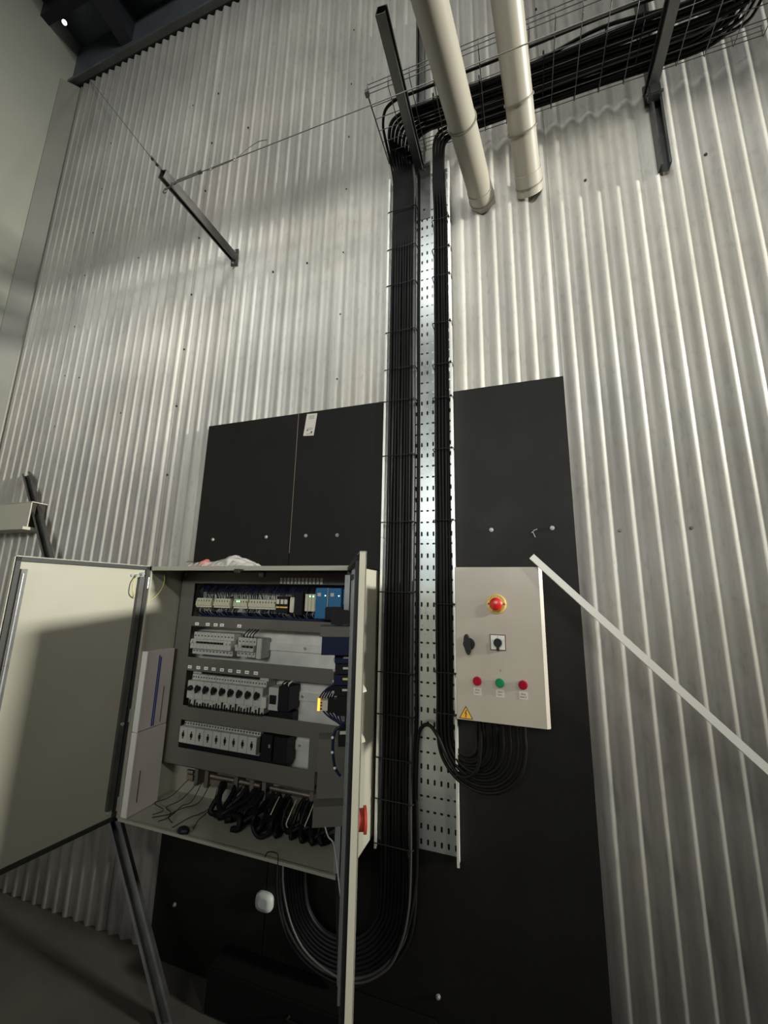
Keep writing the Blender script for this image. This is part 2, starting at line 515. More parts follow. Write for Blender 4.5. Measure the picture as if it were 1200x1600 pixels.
for x, n in ((TX0, 'left'), (TX1, 'right')):
    for za, zb in ((0.632, zt), (zt + 0.002, zt2)):
        mb = MB().box((x - 0.001, -0.060, za), (x + 0.001, -0.022, zb))
        s_ = 1 if x == TX0 else -1
        xa, xb = sorted((x - 0.0045 * s_, x + 0.004 * s_))
        mb.box((xa, -0.0635, za), (xb, -0.0585, zb))
        part('side_rail', mb, M['rail'], tray, 'bright folded rail')
part('splice_plate', MB().box((-0.434, -0.0285, 3.44), (-0.368, -0.0245, 3.80), bev=0.001), M['galv_dark'], tray, 'plain joining plate')
for z in (3.50, 3.75):
    part('bolt', MB().cyl((-0.40, -0.028, z), (-0.40, -0.034, z), 0.006, n=6), M['galv_dark'], tray)

# ================================================================== WIRE BASKET TRAY
BZ = 3.815
BX0, BX1 = -0.583, 1.02
BY = [-0.388 + 0.315 * k / 6 for k in range(7)]
basket = thing('wire_basket_tray', (0.2, -0.23, BZ), 'steel wire mesh basket tray carrying black cables high along the wall', 'cable tray')
lw = []
for y in BY: lw.append((y, BZ))
for z in (BZ + 0.027, BZ + 0.054):
    lw.append((BY[0] - 0.002, z)); lw.append((BY[-1] + 0.002, z))
for y, z in lw:
    part('long_wire', MB().cyl((BX0, y, z), (BX1, y, z), 0.0019, n=6), M['wire'], basket)
nx = 17
for k in range(nx):
    x = BX0 + 0.003 + (BX1 - BX0 - 0.006) * k / (nx - 1)
    p = [(x, BY[0] - 0.004, BZ + 0.056), (x, BY[0] - 0.004, BZ - 0.003), (x, BY[-1] + 0.004, BZ - 0.003), (x, BY[-1] + 0.004, BZ + 0.056)]
    part('cross_wire', MB().tube(p, 0.0020 if k else 0.0032, 6), M['wire'], basket)
part('end_clamp', MB().box((BX0 - 0.008, BY[0] - 0.014, BZ - 0.008), (BX0 + 0.010, BY[0] + 0.010, BZ + 0.014), bev=0.002), M['galv_dark'], basket)

# ================================================================== STRUT CHANNELS
def channel(mb, a, b, side, wdt=0.041, dep=0.041, t=0.0025, lip=0.009):
    """C channel from a to b; open toward `side` vector"""
    a = V(a); b = V(b); d = (b - a)
    dn = d.normalized(); s = V(side); s = (s - dn * s.dot(dn)).normalized(); w_ = dn.cross(s)
    h = wdt / 2
    prof = [(-h, dep / 2), (-h, -dep / 2), (h, -dep / 2), (h, dep / 2), (h - lip, dep / 2), (h - lip, dep / 2 - t), (h - t, dep / 2 - t), (h - t, -dep / 2 + t), (-h + t, -dep / 2 + t), (-h + t, dep / 2 - t), (-h + lip, dep / 2 - t), (-h + lip, dep / 2)]
    n = len(prof)
    vs = [a + w_ * p + s * q for p, q in prof]; vs += [v + d for v in vs]
    quads = [(k, (k + 1) % n, n + (k + 1) % n, n + k) for k in range(n)]
    caps = []
    for i, j, k2, l in ((0, 1, 8, 9), (1, 2, 7, 8), (2, 3, 6, 7), (3, 4, 5, 6), (9, 10, 11, 0)):
        caps.append((i, j, k2, l)); caps.append((l + n, k2 + n, j + n, i + n))
    mb.add(vs, quads + caps)
    return mb

def arm(x, z, length, label, group=None, side=(0, 0, -1)):
    r = thing('cantilever_arm', (x, 0, z), label, 'bracket', group)
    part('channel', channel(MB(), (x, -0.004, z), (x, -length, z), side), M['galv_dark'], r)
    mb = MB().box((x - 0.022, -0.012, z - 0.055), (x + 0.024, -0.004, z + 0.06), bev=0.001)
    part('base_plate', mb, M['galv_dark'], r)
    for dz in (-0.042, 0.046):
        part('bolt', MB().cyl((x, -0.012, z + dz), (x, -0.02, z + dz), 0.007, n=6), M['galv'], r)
    return r
a1 = arm(-1.598, 3.575, 0.545, 'lone steel cantilever arm on the ribbed wall holding two wire ropes', side=(-0.35, 0, -1))
part('eye_bolt', MB().cyl((-1.63, -0.49, 3.552), (-1.55, -0.49, 3.575), 0.004, n=8).tube([(-1.632 + 0.013 * math.cos(t * PI / 6), -0.49, 3.545 + 0.013 * math.sin(t * PI / 6)) for t in range(12)], 0.003, 6, closed=True), M['galv_dark'], a1)
a2 = arm(-0.424, 3.780, 0.645, 'steel cantilever arm under the left end of the wire basket', side=(1, 0, -0.2))
a3 = arm(0.628, 3.780, 0.90, 'steel cantilever arm under the right part of the wire basket', side=(-1, 0, -0.2))
part('bracket_bolt', MB().box((0.606, -0.075, 3.700), (0.652, -0.035, 3.756), bev=0.004).cyl((0.60, -0.055, 3.728), (0.665, -0.055, 3.728), 0.007, n=6), M['galv_dark'], a3)

s1 = thing('wall_strut', (-0.424, -0.02, 3.80), 'short upright steel channel on the wall behind the left pale pipe', 'channel')
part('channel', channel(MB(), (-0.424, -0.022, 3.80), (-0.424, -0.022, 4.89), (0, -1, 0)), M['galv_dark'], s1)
s2 = thing('wall_strut', (0.642, -0.02, 3.36), 'long upright steel channel on the wall at the right basket support', 'channel')
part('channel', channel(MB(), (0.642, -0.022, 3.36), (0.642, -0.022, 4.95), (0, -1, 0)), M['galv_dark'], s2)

# leaning channel at the lower left
s3 = thing('leaning_channel', (-1.29, -0.21, 0.0), 'grey steel channel leaning on the wall behind the open left cabinet door', 'channel')
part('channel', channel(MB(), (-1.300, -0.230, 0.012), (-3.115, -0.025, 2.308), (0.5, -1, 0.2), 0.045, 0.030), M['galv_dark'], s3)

# ================================================================== WIRE ROPES
def rope(a, b, label, ferrule=True, turn=None):
    a = V(a); b = V(b)
    r = thing('wire_rope', tuple(a), label, 'wire rope')
    part('strand', MB().cyl(a, b, 0.0022, n=6), M['wire'], r)
    d = (b - a).normalized(); u = d.orthogonal().normalized()
    return r, d, u
tip = V((-1.600, -0.50, 3.570))
ra, d, u = rope((-3.40, -0.012, 5.93), (-1.612, -0.505, 3.600), 'thin wire rope from the eave corner down to the lone cantilever arm')
b = V((-1.612, -0.505, 3.600)); back = (V((-3.40, -0.012, 5.93)) - b).normalized()
part('doubled_end', MB().cyl(b + V((0.006, 0, 0.004)), b + back * 0.42 + V((0.006, 0, 0.002)), 0.002, n=5), M['wire'], ra)
for t in (0.12, 0.24, 0.36):
    p = b + back * t
    part('rope_clip', MB().cyl(p - back * 0.010, p + back * 0.010, 0.007, n=8), M['galv_dark'], ra)
r0 = V((-1.560, -0.50, 3.560)); r1 = V((0.75, -0.56, 3.455))
rb, d, u = rope(r0, r1, 'taut wire rope running from the lone arm past both pale pipes')
dn = (r1 - r0).normalized(); up = V((0, 0, 1)); sd_ = dn.cross(up).normalized()
for s_ in (-1, 1):
    off = up * (0.007 * s_)
    part('turnbuckle_bar', MB().cyl(r0 + dn * 0.01 + off, r0 + dn * 0.155 + off, 0.0028, n=6), M['wire'], rb)
part('turnbuckle_end', MB().cyl(r0 + dn * 0.150, r0 + dn * 0.170, 0.008, n=8), M['galv_dark'], rb)
for t in (0.23, 0.37):
    p = r0 + dn * t
    part('rope_clip', MB().cyl(p - dn * 0.008, p + dn * 0.008, 0.008, n=8).cyl(p - up * 0.014, p + up * 0.014, 0.003, n=6), M['galv'], rb)
part('loose_end', MB().tube(smooth_path([r0 + dn * 0.20 - up * 0.006, r0 + dn * 0.36 - up * 0.004, r0 + dn * 0.44 + up * 0.03, r0 + dn * 0.50 + up * 0.046, r0 + dn * 0.55 + up * 0.036]), 0.0018, 5), M['wire'], rb)

# ================================================================== PALE PIPES
def pale_pipe(a, b, label, rings, kinked=None):
    a = V(a); b = V(b); d = (b - a).normalized()
    r = thing('drain_pipe', tuple(a), label, 'pipe', None)
    part('pipe', MB().cyl(a, b, 0.055, n=40), M['pipe'], r)
    part('wall_socket', MB().cyl(a - d * 0.0, a + d * 0.085, 0.0585, n=40), M['pipe'], r)
    u = d.orthogonal().normalized()
    for t in rings:
        p = a + d * t
        part('pipe_ring', MB().cyl(p, p + d * 0.006, 0.0605, n=40), M['ring'], r)
    return r
def far(p, q, L):
    p = V(p); q = V(q); return p + (q - p).normalized() * L
P1a, P1b = (-0.109, 0.0, 3.470), (-0.2005, -0.789, 3.418)
P2a, P2b = (0.108, 0.0, 3.455), (0.036, -0.561, 3.701)
pale_pipe(P1a, far(P1a, P1b, 1.2), 'left one of two thick pale plastic pipes leaving the wall by the basket', (0.030, 0.40))
pale_pipe(P2a, far(P2a, P2b, 1.15), 'right one of two thick pale plastic pipes leaving the wall by the basket', (0.030, 0.235, 0.335))

# ================================================================== CABLES
R = 0.0068
def cable(pts, label, group, r=R, m='cable', n=8, sub=6, name='power_cable'):
    return solo(name, MB().tube(smooth_path(pts, sub), r, n), M[m], label, 'cable', group, origin=tuple(pts[0]))
def basket_run(x, yb, i, jog):
    """from tray top at x into the basket at depth yb"""
    z = BZ + 0.012 + jog
    xe = 0.80 + 0.022 * (i % 7)
    # the bend into the basket
    h = -0.05
    return [(x, h, 3.40), (x + 0.002, h - 0.004, 3.62), (x - 0.004, -0.064, 3.745), (x - 0.006, yb + 0.13, z - 0.012), (x + 0.002, yb + 0.075, z),
            (x + 0.035, yb + 0.022, z), (x + 0.10, yb, z), (x + 0.18, yb, z)], \
           [(0.10, yb + random.uniform(-.005, .005), z), (0.40, yb + random.uniform(-.008, .008), z), (0.66, yb + random.uniform(-.006, .006), z + .002),
            (xe - 0.02, yb - 0.01, z + 0.004), (xe + 0.05, yb - 0.07, z + 0.035), (xe + 0.07, yb - 0.30, z + 0.085), (xe + 0.075, -1.35, z + 0.10)]
LG = 'black cables of the left bundle in the vertical tray'
ys = [-0.315, -0.262, -0.246, -0.230, -0.214, -0.198, -0.182, -0.232, -0.205, -0.168]
i = 0
for layer, ny in ((0, 9), (1, 8)):
    for k in range(ny):
        x = -0.556 + 0.0138 * k + (0.007 if layer else 0)
        yb = [-0.322, -0.262, -0.247, -0.232, -0.217, -0.200, -0.183, -0.166, -0.150][k] if not layer else [-0.254, -0.238, -0.223, -0.207, -0.190, -0.172, -0.156, -0.142][k]
        jog = 0.0 if not layer else 0.015
        A, B_ = basket_run(x, yb, i, jog)
        yl = -0.050 if not layer else -0.036
        bot = []
        cx = -0.70; rr = (x - cx)
        zc = 0.47
        jx = lambda: random.uniform(-0.0022, 0.0022)
        for z in (3.0, 2.6, 2.2, 1.8, 1.4, 1.0, 0.75):
            bot.append((x + jx(), yl + random.uniform(-0.002, 0.002), z))
        # U under the cabinet
        for ang in (0, -30, -60, -90, -120, -150, -180):
            t = math.radians(ang)
            bot.append((cx + rr * math.cos(t), yl - 0.05 * (1 - math.cos(math.radians(ang) )) / 2 * 1.0, zc + rr * 1.02 * math.sin(t)))
        bot.append((cx - rr, -0.11, 0.56)); bot.append((cx - rr, -0.12, 0.67))
        pts = list(reversed(A)) + bot
        pts = list(reversed(B_)) + pts
        m_ = 'cable'
        lab = 'black cable in the left bundle of the vertical tray, looping up under the cabinet'
        g = LG
        if layer == 0 and k == 8: 
            m_ = 'cable_grey'; lab = 'dark grey cable along the right edge of the left tray bundle'; g = None
        ordn = ['first', 'second', 'third', 'fourth', 'fifth', 'sixth', 'seventh', 'eighth', 'ninth'][k]
        if layer == 0 and k < 8: lab = ordn + ' black cable from the left edge of the left bundle in the vertical tray'
        if layer == 1: lab = 'black cable lying behind the front row of the left tray bundle'
        cable(pts, lab, g, m=m_)
        i += 1
# lone cable between the bundles
pts = [(-0.428, -0.034, 3.78), (-0.426, -0.034, 3.3), (-0.427, -0.034, 2.9), (-0.424, -0.034, 2.3), (-0.426, -0.034, 1.8), (-0.428, -0.034, 1.3), (-0.427, -0.036, 1.1), (-0.432, -0.040, 0.95), (-0.431, -0.042, 0.7)]
for ang in (0, -30, -60, -90, -120, -150, -180):
    t = math.radians(ang); rr = 0.272
    pts.append((-0.70 + rr * math.cos(t), -0.045 - 0.03 * (1 - math.cos(t)) / 2, 0.47 + rr * math.sin(t)))
pts += [(-0.972, -0.11, 0.56), (-0.972, -0.12, 0.67)]
cable(pts, 'single black cable running alone between the two tray bundles', None, r=0.0072)
# right bundle into control box
RG = 'black cables of the right bundle looping into the small control box'
ends = [-0.187, -0.163, -0.138, -0.118, -0.098, -0.074, -0.050, -0.026]
for i in range(8):
    layer = i // 4; k = i % 4
    x = -0.339 + 0.0142 * k + (0.007 if layer else 0)
    yl = -0.050 if layer == 0 else -0.036
    yb = [-0.128, -0.112, -0.096, -0.084][k] - 0.002 * layer
    A, B_ = basket_run(x, yb, i, 0.012 * layer)
    A = [(x, yl, 3.40), (x - 0.006, -0.052, 3.62), (x, -0.075, 3.74), (x + 0.01, 0.6 * yb - 0.03, 3.80), (x + 0.05, yb, BZ + 0.012), (x + 0.16, yb, BZ + 0.014)]
    xe = ends[7 - i] if layer == 0 else ends[7 - i]
    cx = (x + xe) / 2; rr = (xe - x) / 2
    zc = 1.045
    pts = list(reversed(B_)) + list(reversed(A))
    for z in (3.0, 2.6, 2.2, 1.8, 1.4, 1.2):
        pts.append((x + random.uniform(-.002, .002), yl, z))
    for ang in (0, 30, 60, 90, 120, 150, 180):
        t = math.radians(180 + ang)
        pts.append((cx + rr * math.cos(t), yl - 0.055 * (1 - math.cos(math.radians(ang))) / 2, zc + rr * 1.0 * math.sin(t)))
    pts += [(xe, -0.105, 1.10), (xe, -0.108, 1.17)]
    ordn = ['rightmost', 'second from right', 'third from right', 'fourth from right', 'fifth from right', 'sixth from right', 'seventh from right', 'leftmost'][i]
    cable(pts, 'black cable entering the small control box from below, ' + ordn + ' of the eight loops', RG)
# link cable between bundles
cable([(-0.18, -0.108, 1.17), (-0.175, -0.105, 1.08), (-0.19, -0.10, 0.97), (-0.25, -0.085, 0.93), (-0.305, -0.065, 0.985), (-0.340, -0.055, 1.045), (-0.375, -0.050, 1.078), (-0.408, -0.048, 1.060), (-0.420, -0.048, 1.00), (-0.424, -0.050, 0.85), (-0.420, -0.050, 0.70),
       (-0.424, -0.05, 0.55), (-0.455, -0.055, 0.40), (-0.53, -0.06, 0.27), (-0.66, -0.07, 0.19), (-0.85, -0.09, 0.24), (-0.95, -0.11, 0.40), (-0.96, -0.12, 0.67)],
      'black cable arching over the lower tray from the control box to the left bundle', None, r=0.0068)
# grey thin cable beside left bundle, lower part
cable([(-0.446, -0.062, 1.10), (-0.443, -0.062, 0.95), (-0.441, -0.062, 0.75), (-0.440, -0.062, 0.6), (-0.448, -0.064, 0.46), (-0.474, -0.068, 0.36), (-0.53, -0.07, 0.27), (-0.66, -0.08, 0.21), (-0.84, -0.10, 0.28), (-0.93, -0.11, 0.45), (-0.93, -0.12, 0.67)],
      'thin grey cable at the outer side of the loop below the tray', None, r=0.0045, m='cable_grey')
# extra cables only in the basket
for q, yb in enumerate((-0.140, -0.155, -0.120, -0.265)):
    z = BZ + 0.030 + 0.004 * (q % 2)
    cable([(-0.10 - 0.06 * q, yb, z - 0.012), (0.1, yb + 0.02, z), (0.4, yb - 0.015, z), (0.7, yb + 0.01, z), (0.86, yb - 0.02, z + 0.01), (0.93, yb - 0.12, z + 0.05), (0.95, -0.6, z + 0.08), (0.96, -1.3, z + 0.09)],
          'black cable lying on top of the others inside the wire basket', 'loose upper cables in the wire basket')

# cable ties
def tie(x0, x1, z, label, group, tail):
    y0, y1 = -0.0665, -0.0285
    p = [(x0, y1, z), (x0, y0 + 0.004, z + 0.001), (x0 + 0.004, y0, z + 0.001), (x1 - 0.004, y0, z), (x1, y0 + 0.004, z), (x1, y1, z)]
    mb = MB().tube(p, 0.0022, 6)
    mb.box((tail - 0.004, y0 - 0.006, z - 0.003), (tail + 0.004, y0, z + 0.004))
    mb.tube([(tail, y0 - 0.004, z), (tail + 0.004, y0 - 0.016, z - 0.002), (tail + 0.007, y0 - 0.024, z - 0.009)], 0.0012, 4)
    solo('cable_tie', mb, M['black'], label, 'cable tie', group)
ORD = ['topmost', 'second', 'third', 'fourth', 'fifth', 'sixth', 'seventh', 'eighth', 'ninth', 'tenth', 'eleventh', 'twelfth', 'thirteenth', 'lowest']
for q, z in enumerate((3.50, 3.27, 3.059, 2.799, 2.602, 2.44, 2.175, 1.872, 1.575, 1.258, 1.10, 0.943, 0.80, 0.651)):
    tie(-0.583, -0.432, z, 'black cable tie around the left tray bundle, ' + ORD[q] + ' of fourteen going down', 'cable ties on the left bundle', -0.448)
for q, z in enumerate((3.373, 3.206, 3.052, 2.80, 2.589, 2.426, 2.185, 1.872, 1.532, 1.274, 1.128)):
    tie(-0.352, -0.264, z, 'black cable tie around the right tray bundle, ' + (ORD[q] if q < 10 else 'lowest') + ' of eleven going down', 'cable ties on the right bundle', -0.270)
for x, lb in ((-0.30, 'leftmost, at the arm by the left pale pipe'), (-0.09, 'behind the left pale pipe'), (0.18, 'just right of the right pale pipe'), (0.42, 'midway to the right arm'), (0.55, 'beside the right arm')):
    y0, y1 = -0.275, -0.135
    p = [(x, y0, BZ - 0.006), (x, y0 - 0.004, BZ + 0.03), (x, y0 + 0.004, BZ + 0.046), (x, y1 - 0.004, BZ + 0.046), (x, y1 + 0.004, BZ + 0.03), (x, y1, BZ - 0.006)]
    solo('cable_tie', MB().tube(p, 0.0025, 6, closed=True), M['black'], 'black cable tie in the wire basket, ' + lb, 'cable ties in the wire basket')

# ================================================================== SMALL CONTROL BOX
cb = thing('control_box', (-0.094, -0.02, 1.155), 'light grey wall control box with red emergency button, right of the cable tray', 'control box')
F_ = -0.200
part('enclosure', MB().box((-0.240, -0.185, 1.158), (0.052, -0.0205, 1.664), bev=0.003), M['paint_box'], cb)
door = part('door', MB().prism([(-0.243, -0.184), (-0.243, F_ + 0.003), (-0.240, F_), (0.0455, F_), (0.057, F_ + 0.009), (0.057, -0.184)], (0, 0, 1.152), (1, 0, 0), (0, 1, 0), (0, 0, 0.516)), M['paint_box'], cb)
def loc_in(parent, x, y, z):
    return V((x, y, z)) - worldloc(parent)
# emergency stop
ex, ez = -0.098, 1.540
part('emergency_ring', MB().cyl((ex, F_, ez), (ex, F_ - 0.006, ez), 0.0335, n=36).cyl((ex, F_ - 0.006, ez), (ex, F_ - 0.009, ez), 0.0335, 0.029, n=36), M['yellow'], cb, 'round yellow ring under the emergency button')
mb = MB().cyl((ex, F_ - 0.008, ez), (ex, F_ - 0.028, ez), 0.014, n=20)
mb.cyl((ex, F_ - 0.028, ez), (ex, F_ - 0.042, ez), 0.0205, 0.0215, n=28, caps=False)
mb.sphere((ex, F_ - 0.042, ez), 0.0215, (1, 0.38, 1), 28, 8)
eb = part('emergency_button', mb, M['red'], cb, 'red mushroom emergency button')
def arc_text(s, cx, cz, r, a0, step, size, parent, m, y):
    for i_, ch in enumerate(s):
        a_ = math.radians(a0 - i_ * step)
        if ch == ' ': continue
        text_mesh('ring_lettering', ch, size, m, parent, loc_in(parent, cx + r * math.cos(a_), y, cz + r * math.sin(a_)), (PI / 2, 0 - (a_ - PI / 2), 0))
arc_text('EMERGENCY', ex, ez, 0.0268, 90 + 4 * 15, 15, 0.0085, cb, M['brownprint'], F_ - 0.0092)
for i_, ch in enumerate('STOP'):
    a_ = math.radians(270 - 1.5 * 16 + i_ * 16)
    text_mesh('ring_lettering', ch, 0.0085, M['brownprint'], cb, loc_in(cb, ex + 0.0268 * math.cos(a_), F_ - 0.0092, ez + 0.0268 * math.sin(a_)), (PI / 2, -(a_ - 3 * PI / 2), 0))
for sx in (-1, 1):
    mb = MB().prism([(0, 0.005), (0.005 , -0.003), (-0.005, -0.003)], (ex + sx * 0.0262, F_ - 0.0091, ez), (1, 0, 0), (0, 0, 1), (0, -0.0003, 0))
    part('ring_arrow', mb, M['brownprint'], cb)
# door lock knob
mb = MB()
n = 18
kx, kz = -0.199, 1.401
tl = math.radians(-8)
ax_ = V((math.cos(tl), 0, math.sin(tl))); az_ = V((-math.sin(tl) * 1, 0, math.cos(tl)))
az_ = V((0.13, 0, -0.99)).normalized(); ax_ = V((0.99, 0, 0.13)).normalized()
mb.cyl((kx + 0.003, F_, kz), (kx + 0.003, F_ - 0.012, kz), 0.020, n=24)
prof = [(0.0022 + 0.0088 * math.sin(PI * t / 12) ** 0.6, -0.034 + 0.068 * t / 12) for t in range(13)]
poly = [(p[0], p[1]) for p in prof] + [(-p[0], p[1]) for p in reversed(prof)]
mb.prism(poly, (kx, F_ - 0.010, kz), ax_, az_, (0, -0.024, 0))
kn = part('lock_knob', mb, M['black'], cb, 'black oval door lock knob')
# rotary switch
sx_, sz_ = -0.098, 1.411
part('switch_frame', MB().box((sx_ - 0.0262, F_ - 0.004, sz_ - 0.0262), (sx_ + 0.0262, F_, sz_ + 0.0262)), M['brownprint'], cb, 'dark square frame')
pl = part('switch_plate', MB().box((sx_ - 0.0232, F_ - 0.006, sz_ - 0.0232), (sx_ + 0.0232, F_ - 0.003, sz_ + 0.0232)), M['white'], cb, 'square silver white switch plate')
mb = MB().cyl((sx_, F_ - 0.006, sz_), (sx_, F_ - 0.024, sz_), 0.0140, 0.0135, n=24)
mb.box((sx_ - 0.0045, F_ - 0.028, sz_ - 0.0250), (sx_ + 0.0045, F_ - 0.008, sz_ + 0.011), bev=0.001)
part('switch_knob', mb, M['black'], cb, 'black round switch knob pointing down')
for ch, dx, dz in (('0', 0, 0.0185), ('1', 0.0175, 0.006), ('2', -0.0175, 0.006)):
    text_mesh('switch_lettering', ch, 0.007, M['print'], cb, loc_in(cb, sx_ + dx, F_ - 0.0062, sz_ + dz), (PI / 2, 0, 0))
# push buttons
for bx_, m_, l1, l2, lab in ((-0.171, 'redlens', 'Stop', 'Line 1', 'left red push button'), (-0.0965, 'greenlens', 'Start', 'Line', 'green push button'), (-0.0225, 'redlens', 'Stop', 'Line 2', 'right red push button')):
    bz_ = 1.280
    pb = part('push_button', MB().cyl((bx_, F_, bz_), (bx_, F_ - 0.009, bz_), 0.0150, 0.0140, n=28), M[m_], cb, lab)
    part('button_cap', MB().cyl((bx_, F_ - 0.009, bz_), (bx_, F_ - 0.0115, bz_), 0.0108, 0.0100, n=24), M[m_], pb)
    lp = part('button_label', MB().box((bx_ - 0.0135, F_ - 0.0008, 1.2345), (bx_ + 0.0135, F_, 1.2585)), M['label'], cb, 'small pale printed label')
    text_mesh('lettering', l1, 0.0078, M['print'], lp, loc_in(lp, bx_, F_ - 0.001, 1.2515), (PI / 2, 0, 0))
    text_mesh('lettering', l2, 0.0078, M['print'], lp, loc_in(lp, bx_, F_ - 0.001, 1.2425), (PI / 2, 0, 0))
part('small_mark', MB().box((-0.0935, F_ - 0.0004, 1.316), (-0.0915, F_, 1.323)), M['cover'], cb)
# warning triangle
tx, tz = -0.2115, 1.153
def tri(sz, y, m, nm, lab=None):
    cz = 1.168
    pts = [(-0.0235 * sz, -0.0125 * sz), (0.0235 * sz, -0.0125 * sz), (0, 0.0285 * sz)]
    return part(nm, MB().prism(pts, (tx, y, cz), (1, 0, 0), (0, 0, 1), (0, -0.0003, 0)), M[m], cb, lab)
tri(1.0, F_ - 0.0002, 'print', 'warning_border', 'black triangle border')
tri(0.82, F_ - 0.0005, 'yellowsign', 'warning_sign', 'yellow warning triangle with lightning bolt')
mb = MB().prism([(0.001, 0.017), (-0.005, 0.003), (-0.0012, 0.004), (-0.0022, -0.004), (-0.004, -0.003), (0.0, -0.0095), (0.0028, -0.0025), (0.001, -0.0035), (0.004, 0.007), (0.0005, 0.0062), (0.0035, 0.016)], (tx, F_ - 0.0009, 1.168), (1, 0, 0), (0, 0, 1), (0, -0.0003, 0))
part('lightning_bolt', mb, M['brownprint'], cb)

# white stick leaning on the box corner
a = V((0.026, -0.222, 1.702)); b = V((0.575, -0.290, 1.135)); b = a + (b - a) * 2.975
d = (b - a).normalized()
mb = MB()
side = V((0, -1, 0)); side = (side - d * side.dot(d)).normalized(); ww = d.cross(side)
h = 0.0105
vs = [a + ww * s1 * h + side * s2 * h for s1, s2 in ((-1, -1), (1, -1), (1, 1), (-1, 1))]
vs += [v + (b - a) for v in vs]
mb.add(vs, [(0, 1, 2, 3), (7, 6, 5, 4), (0, 4, 5, 1), (1, 5, 6, 2), (2, 6, 7, 3), (3, 7, 4, 0)])
solo('cable_trunking', mb, M['conduit'], 'straight white square trunking strip leaning diagonally from the control box corner', 'trunking', origin=tuple(a))

# ================================================================== MAIN CABINET
CX0, CX1, CZ0, CZ1, CY = -1.605, -0.600, 0.652, 1.668, -0.300
cab = thing('electrical_cabinet', (-1.10, -0.02, CZ0), 'large open grey electrical cabinet with breakers and terminals on the black panels', 'cabinet')
t = 0.004
mb = MB()
mb.box((CX0, CY, CZ0), (CX0 + t, -0.021, CZ1)); mb.box((CX1 - t, CY, CZ0), (CX1, -0.021, CZ1))
mb.box((CX0, CY, CZ1 - t), (CX1, -0.021, CZ1)); mb.box((CX0, CY, CZ0), (CX1, -0.021, CZ0 + t))
mb.box((CX0, -0.028, CZ0), (CX1, -0.021, CZ1))
f = 0.018
mb.box((CX0, CY - 0.003, CZ1 - f), (CX1, CY + 0.006, CZ1)); mb.box((CX0, CY - 0.003, CZ0), (CX1, CY + 0.006, CZ0 + 0.010))
mb.box((CX0, CY - 0.003, CZ0), (CX0 + f * 0.7, CY + 0.006, CZ1)); mb.box((CX1 - f, CY - 0.003, CZ0), (CX1, CY + 0.006, CZ1))
part('enclosure', mb, M['paint'], cab)
part('mounting_plate', MB().box((CX0 + 0.03, -0.038, 0.79), (CX1 - 0.03, -0.035, 1.655)), M['plate'], cab, 'bare zinc mounting plate')
# cover plate with four openings
PY = -0.12
holes = [(-1.512, -0.705, 1.446, 1.600), (-1.506, -0.690, 1.262, 1.402), (-1.503, -0.690, 1.053, 1.203), (-1.503, -0.847, 0.878, 0.993)]
xs0, xs1, zs0, zs1 = -1.593, -0.662, 0.806, 1.652
mb = MB()
zc = zs1
for (xa, xb, za, zb) in holes:
    mb.box((xs0, PY, zb), (xs1, PY + 0.002, zc))
    mb.box((xs0, PY, za), (xa, PY + 0.002, zb))
    mb.box((xb, PY, za), (xs1, PY + 0.002, zb))
    zc = za
mb.box((xs0, PY, zs0), (-0.816, PY + 0.002, zc))
# folded returns left and bottom
mb.box((xs0, PY, zs0), (xs0 + 0.002, PY + 0.03, zs1)); mb.box((xs0, PY, zs0), (-0.816, PY + 0.02, zs0 + 0.002))
part('cover_plate', mb, M['cover'], cab, 'grey painted cover plate with four openings')
# din rails
for z, xb in ((1.515, -0.70), (1.325, -0.68), (1.128, -0.68), (0.935, -0.84)):
    mb = MB().box((-1.52, -0.048, z - 0.0175), (xb, -0.046, z + 0.0175))
    mb.box((-1.52, -0.046, z - 0.0125), (xb, -0.038, z - 0.0115)); mb.box((-1.52, -0.046, z + 0.0115), (xb, -0.038, z + 0.0125))
    part('din_rail', mb, M['plate'], cab)
    part('rail_screw', MB().cyl((-0.93, -0.048, z), (-0.93, -0.052, z), 0.006, n=10), M['galv'], cab)
# tags
tag_me = MB().box((-0.0105, -0.0015, -0.0065), (0.0105, 0, 0.0065)).mesh('marker_tag', M['tag'])
tagp_me = MB().box((-0.006, -0.0018, -0.0015), (0.006, -0.0012, 0.0015)).mesh('tag_print', M['cover'])
def tag_at(x, z, sc=(1, 1, 1)):
    o = link('marker_tag', tag_me, cab, loc_in(cab, x, PY, z)); o.scale = sc
    if sc[0] == 1: link('tag_print', tagp_me, o, (0, 0, 0))
for x in (-1.472, -1.409, -1.364, -1.328, -1.232): tag_at(x, 1.412)
for x in (-1.486, -1.437, -1.393, -1.350, -1.304, -1.259, -1.214, -1.170, -1.124): tag_at(x, 1.219)
for k in range(12): tag_at(-1.029 + 0.0182 * k, 1.616, (0.55, 1, 2.0))

# ---- row 1: terminals, relays, blue modules
def terminal(mb, x, w_, z0, z1, y):
    mb.box((x, y, z0), (x + w_ * 0.9, -0.05, z1))
tm = MB(); tm.box((-0.0034, -0.06, -0.021), (0.0034, 0.0, 0.021)); tm.box((-0.003, -0.066, -0.012), (0.003, -0.06, 0.012))
tm_me = tm.mesh('terminal', M['cream'])
hole_me = MB().box((-0.0018, -0.0665, -0.004), (0.0018, -0.0655, 0.004)).mesh('screw_hole', M['print'])
x = -1.493
gaps = {(-1.40, -1.385), (-1.28, -1.262)}
k = 0
while x < -1.052:
    if not (-1.408 < x < -1.392 or -1.300 < x < -1.282 or -1.205 < x < -1.197):
        o = link('terminal', tm_me, cab, loc_in(cab, x, -0.052, 1.510))
        if k % 2 == 0: link('screw_hole', hole_me, o, (0, 0, 0.010))
    x += 0.0075; k += 1
